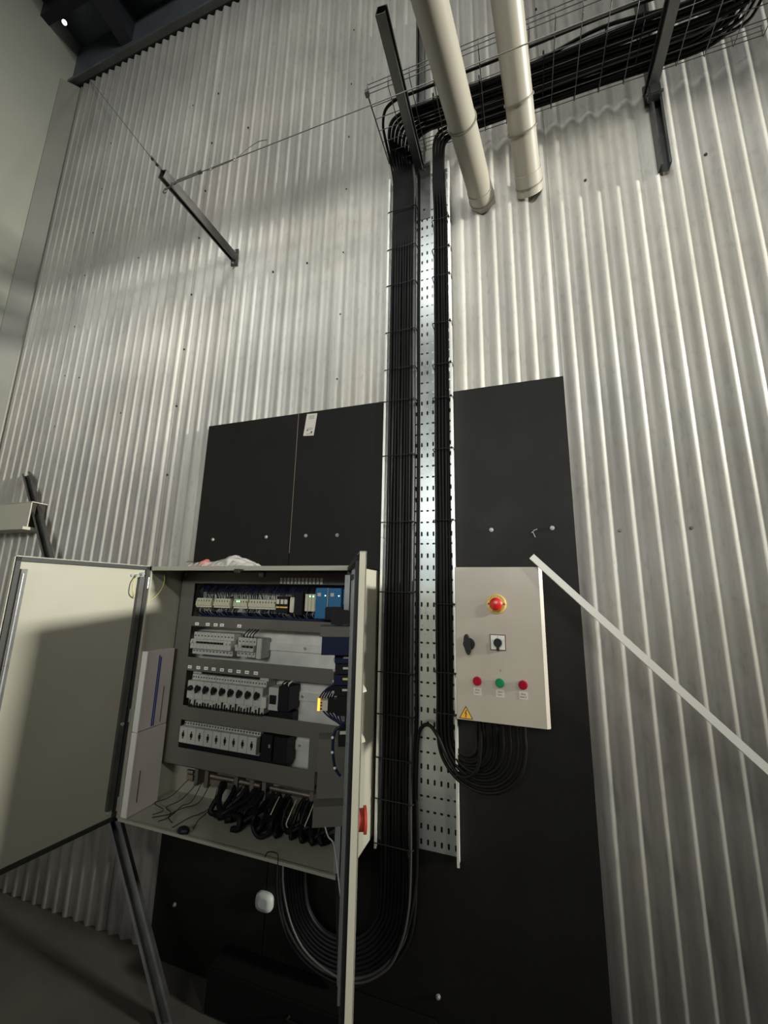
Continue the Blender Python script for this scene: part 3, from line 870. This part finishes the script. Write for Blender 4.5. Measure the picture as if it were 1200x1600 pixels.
blk = [(-1.043, -0.984, 'black', 1.475, 1.548), (-0.976, -0.955, 'cream', 1.480, 1.545), (-0.953, -0.912, 'black', 1.470, 1.565)]
for xa, xb, m_, za, zb in blk:
    part('relay', MB().box((xa, -0.125, za), (xb, -0.048, zb), bev=0.002), M[m_], cab)
for x in (-1.034, -1.013, -0.994):
    part('relay_cap', MB().box((x - 0.007, -0.129, 1.515), (x + 0.007, -0.125, 1.535)), M['cream'], cab)
    part('relay_band', MB().box((x - 0.009, -0.128, 1.498), (x + 0.009, -0.125, 1.504)), M['yellow'], cab)
for k in range(4):
    x = -0.898 + 0.0158 * k
    o = part('relay_slim', MB().box((x, -0.130, 1.488), (x + 0.0145, -0.048, 1.560), bev=0.001), M['cream'], cab)
    if k: part('status_light', MB().box((x + 0.005, -0.1312, 1.548), (x + 0.010, -0.130, 1.553)), M['led_green'], o)
for x in (-1.258, -1.247):
    part('status_light', MB().box((x - 0.003, -0.1195, 1.518), (x + 0.003, -0.1175, 1.523)), M['led_green'], cab)
for xa, xb in ((-0.834, -0.778), (-0.774, -0.716)):
    o = part('control_module', MB().box((xa, -0.158, 1.462), (xb, -0.048, 1.586), bev=0.002), M['blue'], cab, 'blue control module')
    part('module_label', MB().box((xa + 0.010, -0.1592, 1.552), (xa + 0.026, -0.158, 1.566)), M['label'], o)
    part('status_light', MB().box((xb - 0.012, -0.1592, 1.553), (xb - 0.008, -0.158, 1.557)), M['led_white'], o)
part('module_divider', MB().box((-0.7775, -0.160, 1.462), (-0.7745, -0.06, 1.586)), M['device'], cab)
part('control_module', MB().box((-0.713, -0.145, 1.520), (-0.690, -0.048, 1.584), bev=0.002), M['blue'], cab)
part('power_supply', MB().box((-0.748, -0.235, 1.462), (-0.672, -0.165, 1.512), bev=0.003), M['black'], cab, 'dark box below the blue modules')

# wires above and below the terminals: too many and too fine to count
def wires(z0, z1, xa, xb, n, name, mats, y0=-0.095, y1=-0.06, spread=0.012, r=0.0013):
    for mi, m_ in enumerate(mats):
        mb = MB()
        for k in range(n // len(mats)):
            x = random.uniform(xa, xb)
            dx = random.uniform(-spread, spread)
            mb.tube(smooth_path([(x, y0 + random.uniform(-.01, .01), z0), (x + dx * 0.5, y0 - random.uniform(0.0, 0.014), (z0 + z1) / 2), (x + dx, y1, z1)], 3), r, 4, caps=False)
        o = part(name, mb, M[m_], cab, kind='stuff')
wires(1.532, 1.600, -1.49, -0.86, 150, 'terminal_wires', ['navy', 'black', 'navy', 'cable_grey'])
wires(1.488, 1.448, -1.49, -0.86, 170, 'terminal_wires', ['navy', 'black', 'navy', 'device'])
part('wire_duct', MB().box((-1.50, -0.075, 1.560), (-0.72, -0.042, 1.605)), M['navy'], cab)
part('wire_duct', MB().box((-1.50, -0.075, 1.420), (-0.80, -0.042, 1.468)), M['navy'], cab)

# ---- row 2: light breakers
def breaker_row(xa, xb, n, z0, z1, ztop0, ztop1, y, lab):
    w_ = (xb - xa) / n
    for k in range(n):
        x = xa + w_ * k
        mb = MB().box((x + 0.0004, y + 0.018, z0), (x + w_ - 0.0004, -0.048, z1), bev=0.0008)
        mb.box((x + 0.0004, y, z0 + 0.026), (x + w_ - 0.0004, y + 0.018, z1 - 0.030), bev=0.0008)
        o = part('circuit_breaker', mb, M['device'], cab)
        part('terminal_hole', MB().cyl((x + w_ / 2, y + 0.0183, z1 - 0.016), (x + w_ / 2, y + 0.0172, z1 - 0.016), 0.0035, n=8), M['print'], o)
        part('terminal_hole', MB().cyl((x + w_ / 2, y + 0.0183, z0 + 0.014), (x + w_ / 2, y + 0.0172, z0 + 0.014), 0.0035, n=8), M['print'], o)
        part('toggle', MB().box((x + 0.003, y - 0.006, (z0 + z1) / 2 + 0.002), (x + w_ - 0.003, y + 0.001, (z0 + z1) / 2 + 0.010)), M['black'] if 2 <= k <= 9 else M['device'], o)
breaker_row(-1.490, -1.262, 12, 1.277, 1.375, 0, 0, -0.130, 'b')
breaker_row(-1.238, -1.140, 5, 1.280, 1.362, 0, 0, -0.130, 'b')
part('module_housing', MB().box((-1.138, -0.112, 1.276), (-1.112, -0.048, 1.362), bev=0.002), M['device'], cab)
for k in range(4):
    x = -1.212 + 0.016 * k
    part('breaker_wire', MB().tube(smooth_path([(x, -0.10, 1.350), (x + 0.006, -0.112, 1.375), (x + 0.022, -0.09, 1.404)]), 0.0026, 6), M['black'], cab)

# ---- row 3: nine motor breakers with rotary knobs
kn_mb = MB().cyl((0, 0, 0), (0, -0.010, 0), 0.0105, n=16)
kn_mb.prism([(0, 0.017), (0.0075, 0.003), (0.0075, -0.006), (0, -0.017), (-0.0075, -0.006), (-0.0075, 0.003)], (0, -0.010, 0), (1, 0, 0), (0, 0, 1), (0, -0.012, 0))
kn_me = kn_mb.mesh('rotary_knob', M['black'])
for k in range(9):
    x = -1.4675 + 0.0445 * k
    mb = MB().box((x + 0.0005, -0.142, 1.092), (x + 0.044, -0.048, 1.166), bev=0.0012)
    mb.box((x + 0.0005, -0.118, 1.166), (x + 0.044, -0.048, 1.190), bev=0.001)
    mb.box((x + 0.0005, -0.125, 1.060), (x + 0.044, -0.048, 1.092), bev=0.001)
    o = part('motor_breaker', mb, M['device'], cab)
    ko = link('rotary_knob', kn_me, o, loc_in(o, x + 0.0223, -0.142, 1.137))
    if k == 0: ko.rotation_euler = (0, PI / 2.2, 0)
    for j in range(3):
        part('terminal_hole', MB().cyl((x + 0.008 + 0.014 * j, -0.1185, 1.178), (x + 0.008 + 0.014 * j, -0.117, 1.178), 0.0035, n=8), M['print'], o)
        part('terminal_wire', MB().cyl((x + 0.008 + 0.014 * j, -0.128, 1.052), (x + 0.008 + 0.014 * j + random.uniform(-.003, .003), -0.128, random.uniform(1.066, 1.088)), 0.0035, n=6), M['black'], o)
part('top_block', MB().box((-1.482, -0.10, 1.188), (-1.435, -0.048, 1.202)), M['device'], cab)
part('top_block', MB().box((-1.108, -0.11, 1.188), (-1.064, -0.048, 1.206)), M['device'], cab)
part('label_block', MB().box((-1.070, -0.145, 1.090), (-1.046, -0.10, 1.132), bev=0.001), M['label'], cab)
part('contactor', MB().box((-1.050, -0.125, 1.080), (-1.000, -0.048, 1.170), bev=0.002), M['device'], cab)
part('contactor_face', MB().box((-1.042, -0.128, 1.105), (-1.010, -0.1245, 1.140)), M['black'], cab)
part('relay_housing', MB().box((-0.996, -0.135, 1.085), (-0.945, -0.048, 1.180), bev=0.002), M['black'], cab)
for k in range(3):
    part('breaker_wire', MB().tube(smooth_path([(-1.00 + 0.015 * k, -0.10, 1.165), (-0.985 + 0.015 * k, -0.12, 1.19), (-0.965 + 0.012 * k, -0.09, 1.206)]), 0.003, 6), M['black' if k < 2 else 'white'], cab)

part('wire_duct', MB().box((-1.43, -0.100, 1.178), (-1.11, -0.042, 1.208)), M['black'], cab)
part('wire_duct', MB().box((-1.50, -0.085, 1.030), (-0.95, -0.042, 1.072)), M['black'], cab)
part('wire_duct', MB().box((-1.50, -0.090, 0.978), (-0.96, -0.042, 1.005)), M['black'], cab)
part('wire_duct', MB().box((-1.50, -0.090, 0.865), (-0.96, -0.042, 0.900)), M['black'], cab)
# ---- row 4: nine contactors
for k in range(9):
    x = -1.4905 + 0.0452 * k
    mb = MB().box((x + 0.0005, -0.135, 0.905), (x + 0.0447, -0.048, 0.970), bev=0.0012)
    mb.box((x + 0.0005, -0.110, 0.894), (x + 0.0447, -0.048, 0.984), bev=0.001)
    o = part('contactor', mb, M['device'], cab)
    part('contactor_window', MB().box((x + 0.016, -0.1362, 0.931), (x + 0.029, -0.135, 0.946)), M['print'], o)
    part('contactor_stem', MB().box((x + 0.020, -0.1362, 0.922), (x + 0.025, -0.135, 0.955)), M['print'], o)
    for j in range(3):
        part('terminal_screw', MB().cyl((x + 0.008 + 0.0145 * j, -0.1105, 0.978), (x + 0.008 + 0.0145 * j, -0.112, 0.978), 0.004, n=8), M['galv_dark'], o)
part('contactor', MB().box((-1.068, -0.125, 0.885), (-1.015, -0.048, 0.985), bev=0.002), M['black'], cab)
part('contactor', MB().box((-1.012, -0.118, 0.882), (-0.950, -0.048, 0.980), bev=0.002), M['black'], cab)
part('metal_tab', MB().box((-1.030, -0.128, 0.938), (-1.022, -0.124, 0.950)), M['galv'], cab)

# ---- below the cover plate: busbar supports and loose internal cables
for xa, xb in ((-1.470, -1.435), (-1.341, -1.215), (-1.303 + 0.115, -1.130), (-1.117, -1.085), (-1.035, -0.845)):
    part('busbar', MB().cyl((xa, -0.080, 0.772), (xb, -0.080, 0.772), 0.009, n=10).box((xa, -0.085, 0.735), (xb, -0.075, 0.760)), M['copper'], cab)
for x in (-1.41, -1.355, -1.20, -1.12, -1.06, -0.838):
    part('busbar_support', MB().box((x - 0.012, -0.09, 0.725), (x + 0.006, -0.036, 0.795)), M['cover'], cab)
for k in range(40):
    x = random.uniform(-1.30, -0.70)
    x2 = x + random.uniform(-0.08, 0.08)
    pts = [(x, -0.07, 0.765), (x + random.uniform(-.02, .02), -0.11, 0.73), (x2, -0.15 - random.uniform(0, .05), 0.675 + random.uniform(0, .02)), (x2 + random.uniform(-.03, .03), -0.13, 0.665), (x2 + random.uniform(-.02, .02), -0.10, 0.658)]
    part('inner_cable', MB().tube(smooth_path(pts), random.choice((0.005, 0.007, 0.009, 0.011)), 7), M['cable'], cab)
pts = [(-1.03, -0.10, 0.74)] + [(-0.985 + 0.042 * math.cos(a_), -0.20 + 0.01 * math.sin(a_), 0.705 + 0.04 * math.sin(a_)) for a_ in [math.radians(v_) for v_ in (150, 200, 250, 290, 340, 20)]] + [(-0.95, -0.12, 0.76)]
part('inner_cable', MB().tube(smooth_path(pts), 0.008, 8), M['cable'], cab, 'thick looped black cable')
pts = [(-1.27, -0.09, 0.76), (-1.24, -0.14, 0.71), (-1.18, -0.17, 0.69), (-1.10, -0.19, 0.70), (-1.09, -0.20, 0.67), (-1.12, -0.2, 0.66)]
part('inner_cable', MB().tube(smooth_path(pts), 0.012, 8), M['cable'], cab)
for k in range(9):
    x = -0.98 + 0.026 * k
    part('bare_strand', MB().tube(smooth_path([(x, -0.10, 0.755), (x + 0.008, -0.15, 0.735), (x + 0.004 * (k % 3), -0.165, 0.70), (x + 0.012, -0.15, 0.675)]), 0.0022, 5), M['cream' if k % 3 == 0 else 'cable_grey'], cab)
for k in range(6):
    x = -1.50 + 0.045 * k
    q = lambda a_: random.uniform(-a_, a_)
    pts = [(x + q(.04), -0.25 + q(.03), 0.661), (x + q(.05), -0.22 + q(.02), 0.672), (x + q(.05), -0.17, 0.664 + abs(q(.02))), (x + 0.03 + q(.05), -0.14, 0.69), (x + 0.05 + q(.02), -0.10, 0.75)]
    part('thin_wire', MB().tube(smooth_path(pts), 0.0018, 5), M['black'], cab)
part('cable_gland', MB().sphere((-1.275, -0.285, 0.668), 0.022, (1.2, 0.8, 0.7), 12, 6), M['black'], cab)
part('thin_wire', MB().tube(smooth_path([(-0.90, -0.300, 0.662), (-0.885, -0.303, 0.682), (-0.85, -0.303, 0.684), (-0.845, -0.303, 0.665), (-0.846, -0.303, 0.65)]), 0.0018, 5), M['black'], cab)
part('latch_catch', MB().box((-1.138, -0.312, 1.640), (-1.108, -0.300, 1.656), bev=0.003).box((-1.110, -0.308, 1.648), (-1.092, -0.302, 1.655)), M['rubber'], cab)
part('latch_catch', MB().box((-1.045, -0.27, 1.625), (-1.020, -0.25, 1.650), bev=0.003), M['rubber'], cab)
part('corner_screw', MB().cyl((-1.565, -0.125, 1.640), (-1.565, -0.128, 1.640), 0.007, n=10), M['galv'], cab)

# ---- doors: built in local coordinates s (along), p (inward), z and rotated about the hinge
def door_frame(hx, hy, ang, mirror):
    """returns map (s,p,z)->world ; p>0 is the inner face side"""
    c, s = math.cos(math.radians(ang)), math.sin(math.radians(ang))
    if mirror:   # left hinge, opens to the left; d points away from hinge
        d = V((-c, -s, 0)); n_ = V((s, -c, 0))
    else:
        d = V((c, -s, 0)); n_ = V((-s, -c, 0))
    o = V((hx, hy, 0))
    return lambda s_, p, z: o + d * s_ + n_ * p + V((0, 0, z))
def dbox(mb, T, s0, s1, p0, p1, z0, z1):
    vs = [T(*q) for q in ((s0, p0, z0), (s1, p0, z0), (s1, p1, z0), (s0, p1, z0), (s0, p0, z1), (s1, p0, z1), (s1, p1, z1), (s0, p1, z1))]
    return mb.add(vs, [(0, 3, 2, 1), (4, 5, 6, 7), (0, 1, 5, 4), (1, 2, 6, 5), (2, 3, 7, 6), (3, 0, 4, 7)])
def dtube(mb, T, pts, r, n=6, sub=6):
    return mb.tube(smooth_path([T(*q) for q in pts], sub), r, n)

W = 0.500; Z0, Z1 = CZ0 + 0.001, CZ1 + 0.002
T1 = door_frame(CX0 - 0.001, CY - 0.001, 84.5, True)
mb = MB()
dbox(mb, T1, 0, W, -0.018, -0.015, Z0, Z1)
dbox(mb, T1, 0, 0.003, -0.018, 0, Z0, Z1); dbox(mb, T1, W - 0.003, W, -0.018, 0.0, Z0, Z1)
dbox(mb, T1, 0, W, -0.018, 0, Z0, Z0 + 0.003); dbox(mb, T1, 0, W, -0.018, 0, Z1 - 0.003, Z1)
dbox(mb, T1, 0.010, W - 0.012, -0.015, -0.004, Z0 + 0.01, Z1 - 0.01)
d1 = part('door', mb, M['paint'], cab, 'left cabinet door swung open, seen from inside')
def seal(T, parent, s0, s1, z0, z1, w_=0.014, p=0.006):
    mb = MB()
    dbox(mb, T, s0, s1, -0.004, p, z1 - w_, z1); dbox(mb, T, s0, s1, -0.004, p, z0, z0 + w_)
    dbox(mb, T, s0, s0 + w_, -0.004, p, z0, z1); dbox(mb, T, s1 - w_, s1, -0.004, p, z0, z1)
    return part('door_seal', mb, M['rubber'], parent, 'black rubber seal')
seal(T1, d1, 0.004, W - 0.004, Z0 + 0.003, Z1 - 0.004)
mb = MB(); dbox(mb, T1, 0.026, 0.048, -0.004, 0.012, Z0 + 0.05, Z1 - 0.05)
part('mounting_rail', mb, M['galv_dark'], d1, 'dark upright rail')
for z in (Z0 + 0.04, 1.02, Z1 - 0.038):
    mb = MB().cyl(T1(0.037, -0.002, z), T1(0.037, 0.016, z), 0.007, n=10)
    part('rail_screw', mb, M['galv'], d1)
mb = MB(); dbox(mb, T1, W - 0.040, W - 0.022, -0.004, 0.010, Z0 + 0.04, Z1 - 0.045)
part('locking_rod', mb, M['galv_dark'], d1)
mb = MB(); mb.cyl(T1(W - 0.028, 0.012, Z0 + 0.05), T1(W - 0.028, 0.012, Z1 - 0.060), 0.0035, n=8)
part('rod_wire', mb, M['galv'], d1, 'bright thin rod')
mb = MB().cyl(T1(0.060, -0.004, 1.623), T1(0.060, 0.014, 1.623), 0.0075, n=10).cyl(T1(0.078, -0.004, 1.625), T1(0.078, 0.004, 1.625), 0.006, n=10)
part('earth_stud', mb, M['galv'], d1, 'metal earthing stud')
pts = [T1(0.066, 0.012, 1.618), T1(0.078, 0.018, 1.590), T1(0.074, 0.020, 1.545), V((-1.630, -0.335, 1.517)), V((-1.605, -0.290, 1.516)), V((-1.590, -0.25, 1.55)), V((-1.596, -0.222, 1.600)), V((-1.598, -0.225, 1.64))]
part('earth_wire', MB().tube(smooth_path(pts), 0.0026, 7), M['earth'], cab, 'yellowish earth wire loop')
for z in (0.72, 1.05, 1.60):
    part('hinge', MB().cyl((CX0 + 0.006, CY - 0.006, z - 0.03), (CX0 + 0.006, CY - 0.006, z + 0.02), 0.005, n=10), M['galv'], cab)

T2b = door_frame(CX1 + 0.001, CY - 0.001, 63.5, False)      # outer face of the right door
T2 = lambda s_, p, z: T2b(s_, p + 0.018, z)                  # its inner face
mb = MB()
dbox(mb, T2, 0, W, -0.018, -0.015, Z0, Z1)
dbox(mb, T2, 0, 0.003, -0.018, 0, Z0, Z1); dbox(mb, T2, W - 0.003, W, -0.018, 0.0, Z0, Z1)
dbox(mb, T2, 0, W, -0.018, 0, Z0, Z0 + 0.003); dbox(mb, T2, 0, W, -0.018, 0, Z1 - 0.003, Z1)
dbox(mb, T2, 0.010, W - 0.012, -0.015, -0.004, Z0 + 0.01, Z1 - 0.01)
d2 = part('door', mb, M['paint'], cab, 'right cabinet door swung open, seen edge on')
seal(T2, d2, 0.004, W - 0.010, Z0 + 0.003, Z1 - 0.010, 0.014, 0.009)
for s_ in (W - 0.040, W - 0.085):
    mb = MB(); dbox(mb, T2, s_ - 0.006, s_ + 0.006, 0.006, 0.014, Z0 + 0.05, Z1 - 0.045)
    part('locking_rod', mb, M['galv'], d2)
mb = MB(); dbox(mb, T2, 0.03, 0.045, 0.0, 0.018, Z0 + 0.05, Z1 - 0.04)
part('mounting_rail', mb, M['galv'], d2)
# devices on the inside of the right door (s, p range, z range)
def dev(name, s0, s1, p0, p1, z0, z1, m_, label=None):
    mb = MB(); dbox(mb, T2b, s0, s1, max(p0, 0.013), p1, z0, z1)
    return part(name, mb, M[m_], d2, label)
dev('contact_block', 0.18, 0.22, -0.004, 0.080, 1.470, 1.513, 'black', 'black contact block near the top')
for z_, p_ in ((1.466, 0.070), (1.464, 0.050)):
    mb = MB().sphere(T2b(0.21, p_, z_ - 0.004), 0.007, n=8, m=5); part('loom_tie', mb, M['galv'], d2)
dev('shelf_bracket', 0.18, 0.26, -0.004, 0.111, 1.437, 1.466, 'cover', 'grey shelf above the dark blue box')
dev('meter_housing', 0.19, 0.26, -0.004, 0.105, 1.385, 1.437, 'navy', 'dark blue box behind the door meter')
for k in range(4):
    z = 1.384 - 0.031 * k
    dev('contact_block', 0.18, 0.22, -0.004, 0.064 - 0.003 * (k % 2), z - 0.028, z, 'navy' if k % 2 == 0 else 'black')
    dev('yellow_marker', 0.22, 0.222, 0.014, 0.038, z - 0.014, z - 0.008, 'cream' if k != 2 else 'yellow')
    mb = MB().sphere(T2b(0.215, 0.064, z - 0.018), 0.005, n=8, m=5); part('screw_head', mb, M['device'], d2)
o = dev('relay_socket', 0.18, 0.21, 0.079, 0.102, 1.220, 1.249, 'cream', 'cream relay socket')
dev('relay_body', 0.18, 0.21, 0.052, 0.079, 1.214, 1.252, 'black')
dev('socket_stem', 0.18, 0.21, -0.004, 0.052, 1.205, 1.262, 'black')
for z in (1.226, 1.235, 1.243):
    mb = MB(); dbox(mb, T2b, 0.210, 0.212, 0.096, 0.101, z - 0.0025, z + 0.0025); part('socket_terminal', mb, M['brownprint'], o)
mb = MB(); dbox(mb, T2b, 0.185, 0.213, 0.102, 0.109, 1.221, 1.250)
part('signal_light', mb, M['led_orange'], o, 'glowing orange relay light')
for k in range(6):
    mb = MB(); dtube(mb, T2b, [(0.19, 0.104 - 0.008 * k, 1.252), (0.20, 0.092 - 0.007 * k, 1.272), (0.205, 0.070 - 0.005 * k, 1.290), (0.21, 0.045, 1.300)], 0.0028)
    part('door_wire', mb, M['black' if k % 2 else 'navy'], d2)
for k in range(5):
    mb = MB(); dtube(mb, T2b, [(0.19, 0.094 - 0.010 * k, 1.218), (0.195, 0.080 - 0.009 * k, 1.205), (0.20, 0.055 - 0.006 * k, 1.190 - 0.004 * k), (0.205, 0.025, 1.185)], 0.0026)
    part('door_wire', mb, M['navy'], d2)
dev('contact_block', 0.18, 0.22, -0.004, 0.043, 1.124, 1.170, 'black')
dev('contact_label', 0.22, 0.222, 0.014, 0.040, 1.158, 1.167, 'device')
mb = MB(); dtube(mb, T2b, [(0.20, 0.040, 1.172), (0.20, 0.052, 1.163), (0.20, 0.058, 1.140), (0.20, 0.057, 1.104), (0.20, 0.050, 1.065), (0.20, 0.040, 1.048), (0.20, 0.032, 1.040)], 0.0042, 8)
part('wire_loom', mb, M['navy'], d2, 'dark blue wire loom with pale ties')
for p, z in ((0.060, 1.144), (0.059, 1.104), (0.050, 1.062)):
    part('loom_tie', MB().sphere(T2b(0.203, p, z), 0.0045, n=8, m=5), M['white'], d2)
dev('switch_housing', 0.07, 0.13, -0.004, 0.100, 0.952, 1.117, 'cover', 'grey main switch housing')
dev('switch_skirt', 0.10, 0.18, -0.004, 0.1075, 0.899, 0.952, 'cover', 'dark lower box of the main switch')
mb = MB(); dtube(mb, T2b, [(0.18, 0.070, 0.900), (0.19, 0.060, 0.880), (0.20, 0.045, 0.868), (0.25, 0.036, 0.85), (0.30, 0.025, 0.80)], 0.0022)
part('door_wire', mb, M['device'], d2, 'pale thin wire')
for z in (1.120, 1.136, 1.165):
    part('rod_clip', MB().sphere(T2b(0.40, 0.026, z), 0.0045, n=8, m=5), M['galv'], d2)
mb = MB(); dbox(mb, T2, W - 0.13, W - 0.03, 0.012, 0.016, 1.600, 1.612); part('rod_guide', mb, M['rubber'], d2)
mb = MB(); dbox(mb, T2, 0.298, 0.303, 0.002, 0.006, 1.553, 1.568); part('signal_light', mb, M['led_pink'], d2, 'small pink indicator light')
# outside face: knobs and the red main switch
def outcyl(s_, z, r, h, m_, name, label=None, h0=0.0):
    return part(name, MB().cyl(T2b(s_, -h0, z), T2b(s_, -h0 - h, z), r, n=20), M[m_], d2, label)
outcyl(0.28, 1.493, 0.010, 0.014, 'black', 'door_button')
for z in (1.296, 1.167):
    b_ = outcyl(0.30, z, 0.015, 0.012, 'black', 'door_button')
    mb = MB(); vs = [T2b(*q) for q in ((0.285, -0.012, z - 0.004), (0.315, -0.012, z - 0.004), (0.315, -0.012, z + 0.022), (0.285, -0.012, z + 0.022), (0.292, -0.028, z - 0.002), (0.308, -0.028, z - 0.002), (0.308, -0.026, z + 0.005), (0.292, -0.026, z + 0.005))]
    mb.add(vs, [(0, 1, 2, 3), (4, 5, 6, 7), (0, 1, 5, 4), (1, 2, 6, 5), (2, 3, 7, 6), (3, 0, 4, 7)])
    part('button_cap', mb, M['paint'], b_, 'white slanted cap')
outcyl(0.30, 1.089, 0.016, 0.006, 'black', 'door_button')
mb = MB(); dbox(mb, T2b, 0.262, 0.328, -0.006, 0.0, 0.930, 1.012); part('switch_base', mb, M['black'], d2)
mb = MB(); dbox(mb, T2b, 0.275, 0.315, -0.016, -0.006, 1.004, 1.008); part('switch_bar', mb, M['white'], d2)
ms = outcyl(0.295, 0.969, 0.026, 0.024, 'red_dull', 'main_switch_handle', 'red main switch handle', 0.006)
part('handle_disc', MB().cyl(T2b(0.295, -0.030, 0.969), T2b(0.295, -0.037, 0.969), 0.032, n=24), M['red_dull'], ms)

# documents in the cabinet
fo = thing('document_folder', (-1.58, -0.21, 0.980), 'upper white document folder with blue stripes at the cabinet left wall', 'folder')
part('folder_body', MB().box((-1.598, -0.287, 0.978), (-1.566, -0.140, 1.300), bev=0.002), M['paper'], fo)
part('folder_spine', MB().box((-1.599, -0.291, 0.978), (-1.564, -0.286, 1.300)), M['paperside'], fo, 'bright white spine')
mb = MB()
for y in (-0.222, -0.213): mb.box((-1.5665, y - 0.003, 0.984), (-1.5650, y + 0.003, 1.278 if y < -.215 else 1.270))
part('blue_stripe', mb, M['bluepen'], fo, 'two long blue stripes')
part('brown_print', MB().box((-1.5665, -0.180, 0.99), (-1.5650, -0.176, 1.14)), M['brownprint'], fo, 'brown print line')
fo2 = thing('document_folder', (-1.58, -0.21, 0.656), 'lower plain white document folder standing on the cabinet floor', 'folder')
part('folder_body', MB().box((-1.598, -0.287, 0.657), (-1.566, -0.138, 0.975), bev=0.002), M['paper'], fo2)
part('folder_spine', MB().box((-1.599, -0.291, 0.657), (-1.564, -0.286, 0.975)), M['paperside'], fo2, 'bright white spine')
part('brown_print', MB().box((-1.5665, -0.250, 0.70), (-1.5650, -0.246, 0.82)), M['brownprint'], fo2, 'brown print line')

# crumpled plastic bag on top of the cabinet
bag = thing('plastic_bag', (-1.27, -0.17, CZ1), 'crumpled clear plastic bag with red print lying on top of the cabinet', 'bag')
def bag_mesh(x0, x1, y0, y1, hgt, nx_, ny_, seed, dz=0):
    rnd = random.Random(seed)
    mb = MB(); vs = []; fs = []
    for j in range(ny_ + 1):
        for i_ in range(nx_ + 1):
            u_ = i_ / nx_; v_ = j / ny_
            px = x0 + (x1 - x0) * u_; py = y0 + (y1 - y0) * v_
            prof = 0.42 * min(1, u_ / 0.12) if u_ < 0.12 else (0.42 + 0.08 * (u_ - 0.12) / 0.28 if u_ < 0.4 else (0.5 + 0.5 * (u_ - 0.4) / 0.22 if u_ < 0.62 else (1 - u_) / 0.38))
            e = math.sin(PI * v_) ** 0.5
            edge = 0 < i_ < nx_ and 0 < j < ny_
            z = CZ1 + 0.002 + dz + hgt * prof * e + (rnd.uniform(-0.005, 0.006) if edge else 0)
            vs.append((px + rnd.uniform(-.006, .006), py + rnd.uniform(-.006, .006), max(z, CZ1 + 0.001)))
    for j in range(ny_):
        for i_ in range(nx_):
            q = j * (nx_ + 1) + i_
            fs.append((q, q + 1, q + nx_ + 2)); fs.append((q, q + nx_ + 2, q + nx_ + 1))
    return mb.add(vs, fs, False)
part('bag_film', bag_mesh(-1.44, -1.09, -0.285, -0.10, 0.052, 22, 10, 3), M['plastic_bag'], bag)
part('bag_film', bag_mesh(-1.41, -1.12, -0.27, -0.12, 0.040, 18, 8, 5), M['plastic_bag'], bag)
part('red_print', bag_mesh(-1.392, -1.325, -0.276, -0.20, 0.034, 6, 4, 9, 0.003), M['redprint'], bag, 'red printed area')
part('bag_string', MB().tube(smooth_path([(-1.50, -0.20, 1.695), (-1.47, -0.21, 1.698), (-1.42, -0.22, 1.688), (-1.39, -0.24, 1.672)]), 0.0018, 5), M['galv_dark'], bag)

# rounded white cap, violet reflection drawn as a glowing bead under the cabinet
mb = MB()
n = 28; ring = []
for rad, y in ((0.040, -0.0205), (0.040, -0.030), (0.036, -0.038), (0.020, -0.041)):
    for k in range(n):
        a_ = 2 * PI * k / n
        c, s = math.cos(a_), math.sin(a_)
        sup = (abs(c) ** 3.2 + abs(s) ** 3.2) ** (-1 / 3.2)
        ring.append((-1.062 + rad * sup * c, y, 0.333 + rad * 0.84 * sup * s))
fs = [(r_ * n + k, r_ * n + (k + 1) % n, (r_ + 1) * n + (k + 1) % n, (r_ + 1) * n + k) for r_ in range(3) for k in range(n)]
mb.add(ring, fs, True); mb.add(ring[3 * n:], [tuple(range(n))], True)
part('blanking_cap', mb, M['cap'], pr_, 'small rounded white plastic cap')
mb = MB().sphere((-1.007, -0.024, 0.409), 0.010, (1.1, 0.4, 0.55), 10, 6)
solo('violet_reflection', mb, M['violet_glint'], 'tiny violet reflection drawn as a glowing bead just above the white cap', 'reflection')

# cream channel at the left edge of the wall
ch = thing('boxed_channel', (-3.2, -0.05, 1.91), 'cream boxed channel running along the ribbed wall to the left edge', 'channel')
part('face', MB().box((-3.635, -0.094, 1.930), (-2.888, -0.088, 2.088)), M['beam'], ch)
part('top_flange', MB().box((-3.635, -0.094, 2.086), (-2.888, -0.001, 2.092)), M['beam'], ch)
part('bottom_flange', MB().box((-3.635, -0.120, 1.912), (-2.878, -0.001, 1.930)), M['beam'], ch)
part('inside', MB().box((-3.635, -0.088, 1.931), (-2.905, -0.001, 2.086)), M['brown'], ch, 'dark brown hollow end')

# glowing bead in the roof corner, standing in for a pinhole of light
solo('roof_pinhole', MB().sphere((-3.50, -0.22, 6.30), 0.018, n=10, m=6), M['pinhole_glow'], 'tiny glowing bead for a pinhole of light in the dark roof corner', 'light spot')

# unseen slab added above the camera to cut light high on the wall
struct('light_cut_slab', MB().box((-3.6, -10.0, 3.665), (3.6, -1.30, 3.90)), M['roof'])
mb = MB().box((-1.225, -0.14, 0.0), (-0.35, -0.024, 0.15), bev=0.006)
bc = solo('equipment_case', mb, M['case'], 'low black case standing on the floor under the cabinet', 'case')
part('handle', MB().tube([(-0.86, -0.14, 0.10), (-0.86, -0.160, 0.10), (-0.74, -0.160, 0.10), (-0.74, -0.14, 0.10)], 0.006, 8), M['case'], bc)
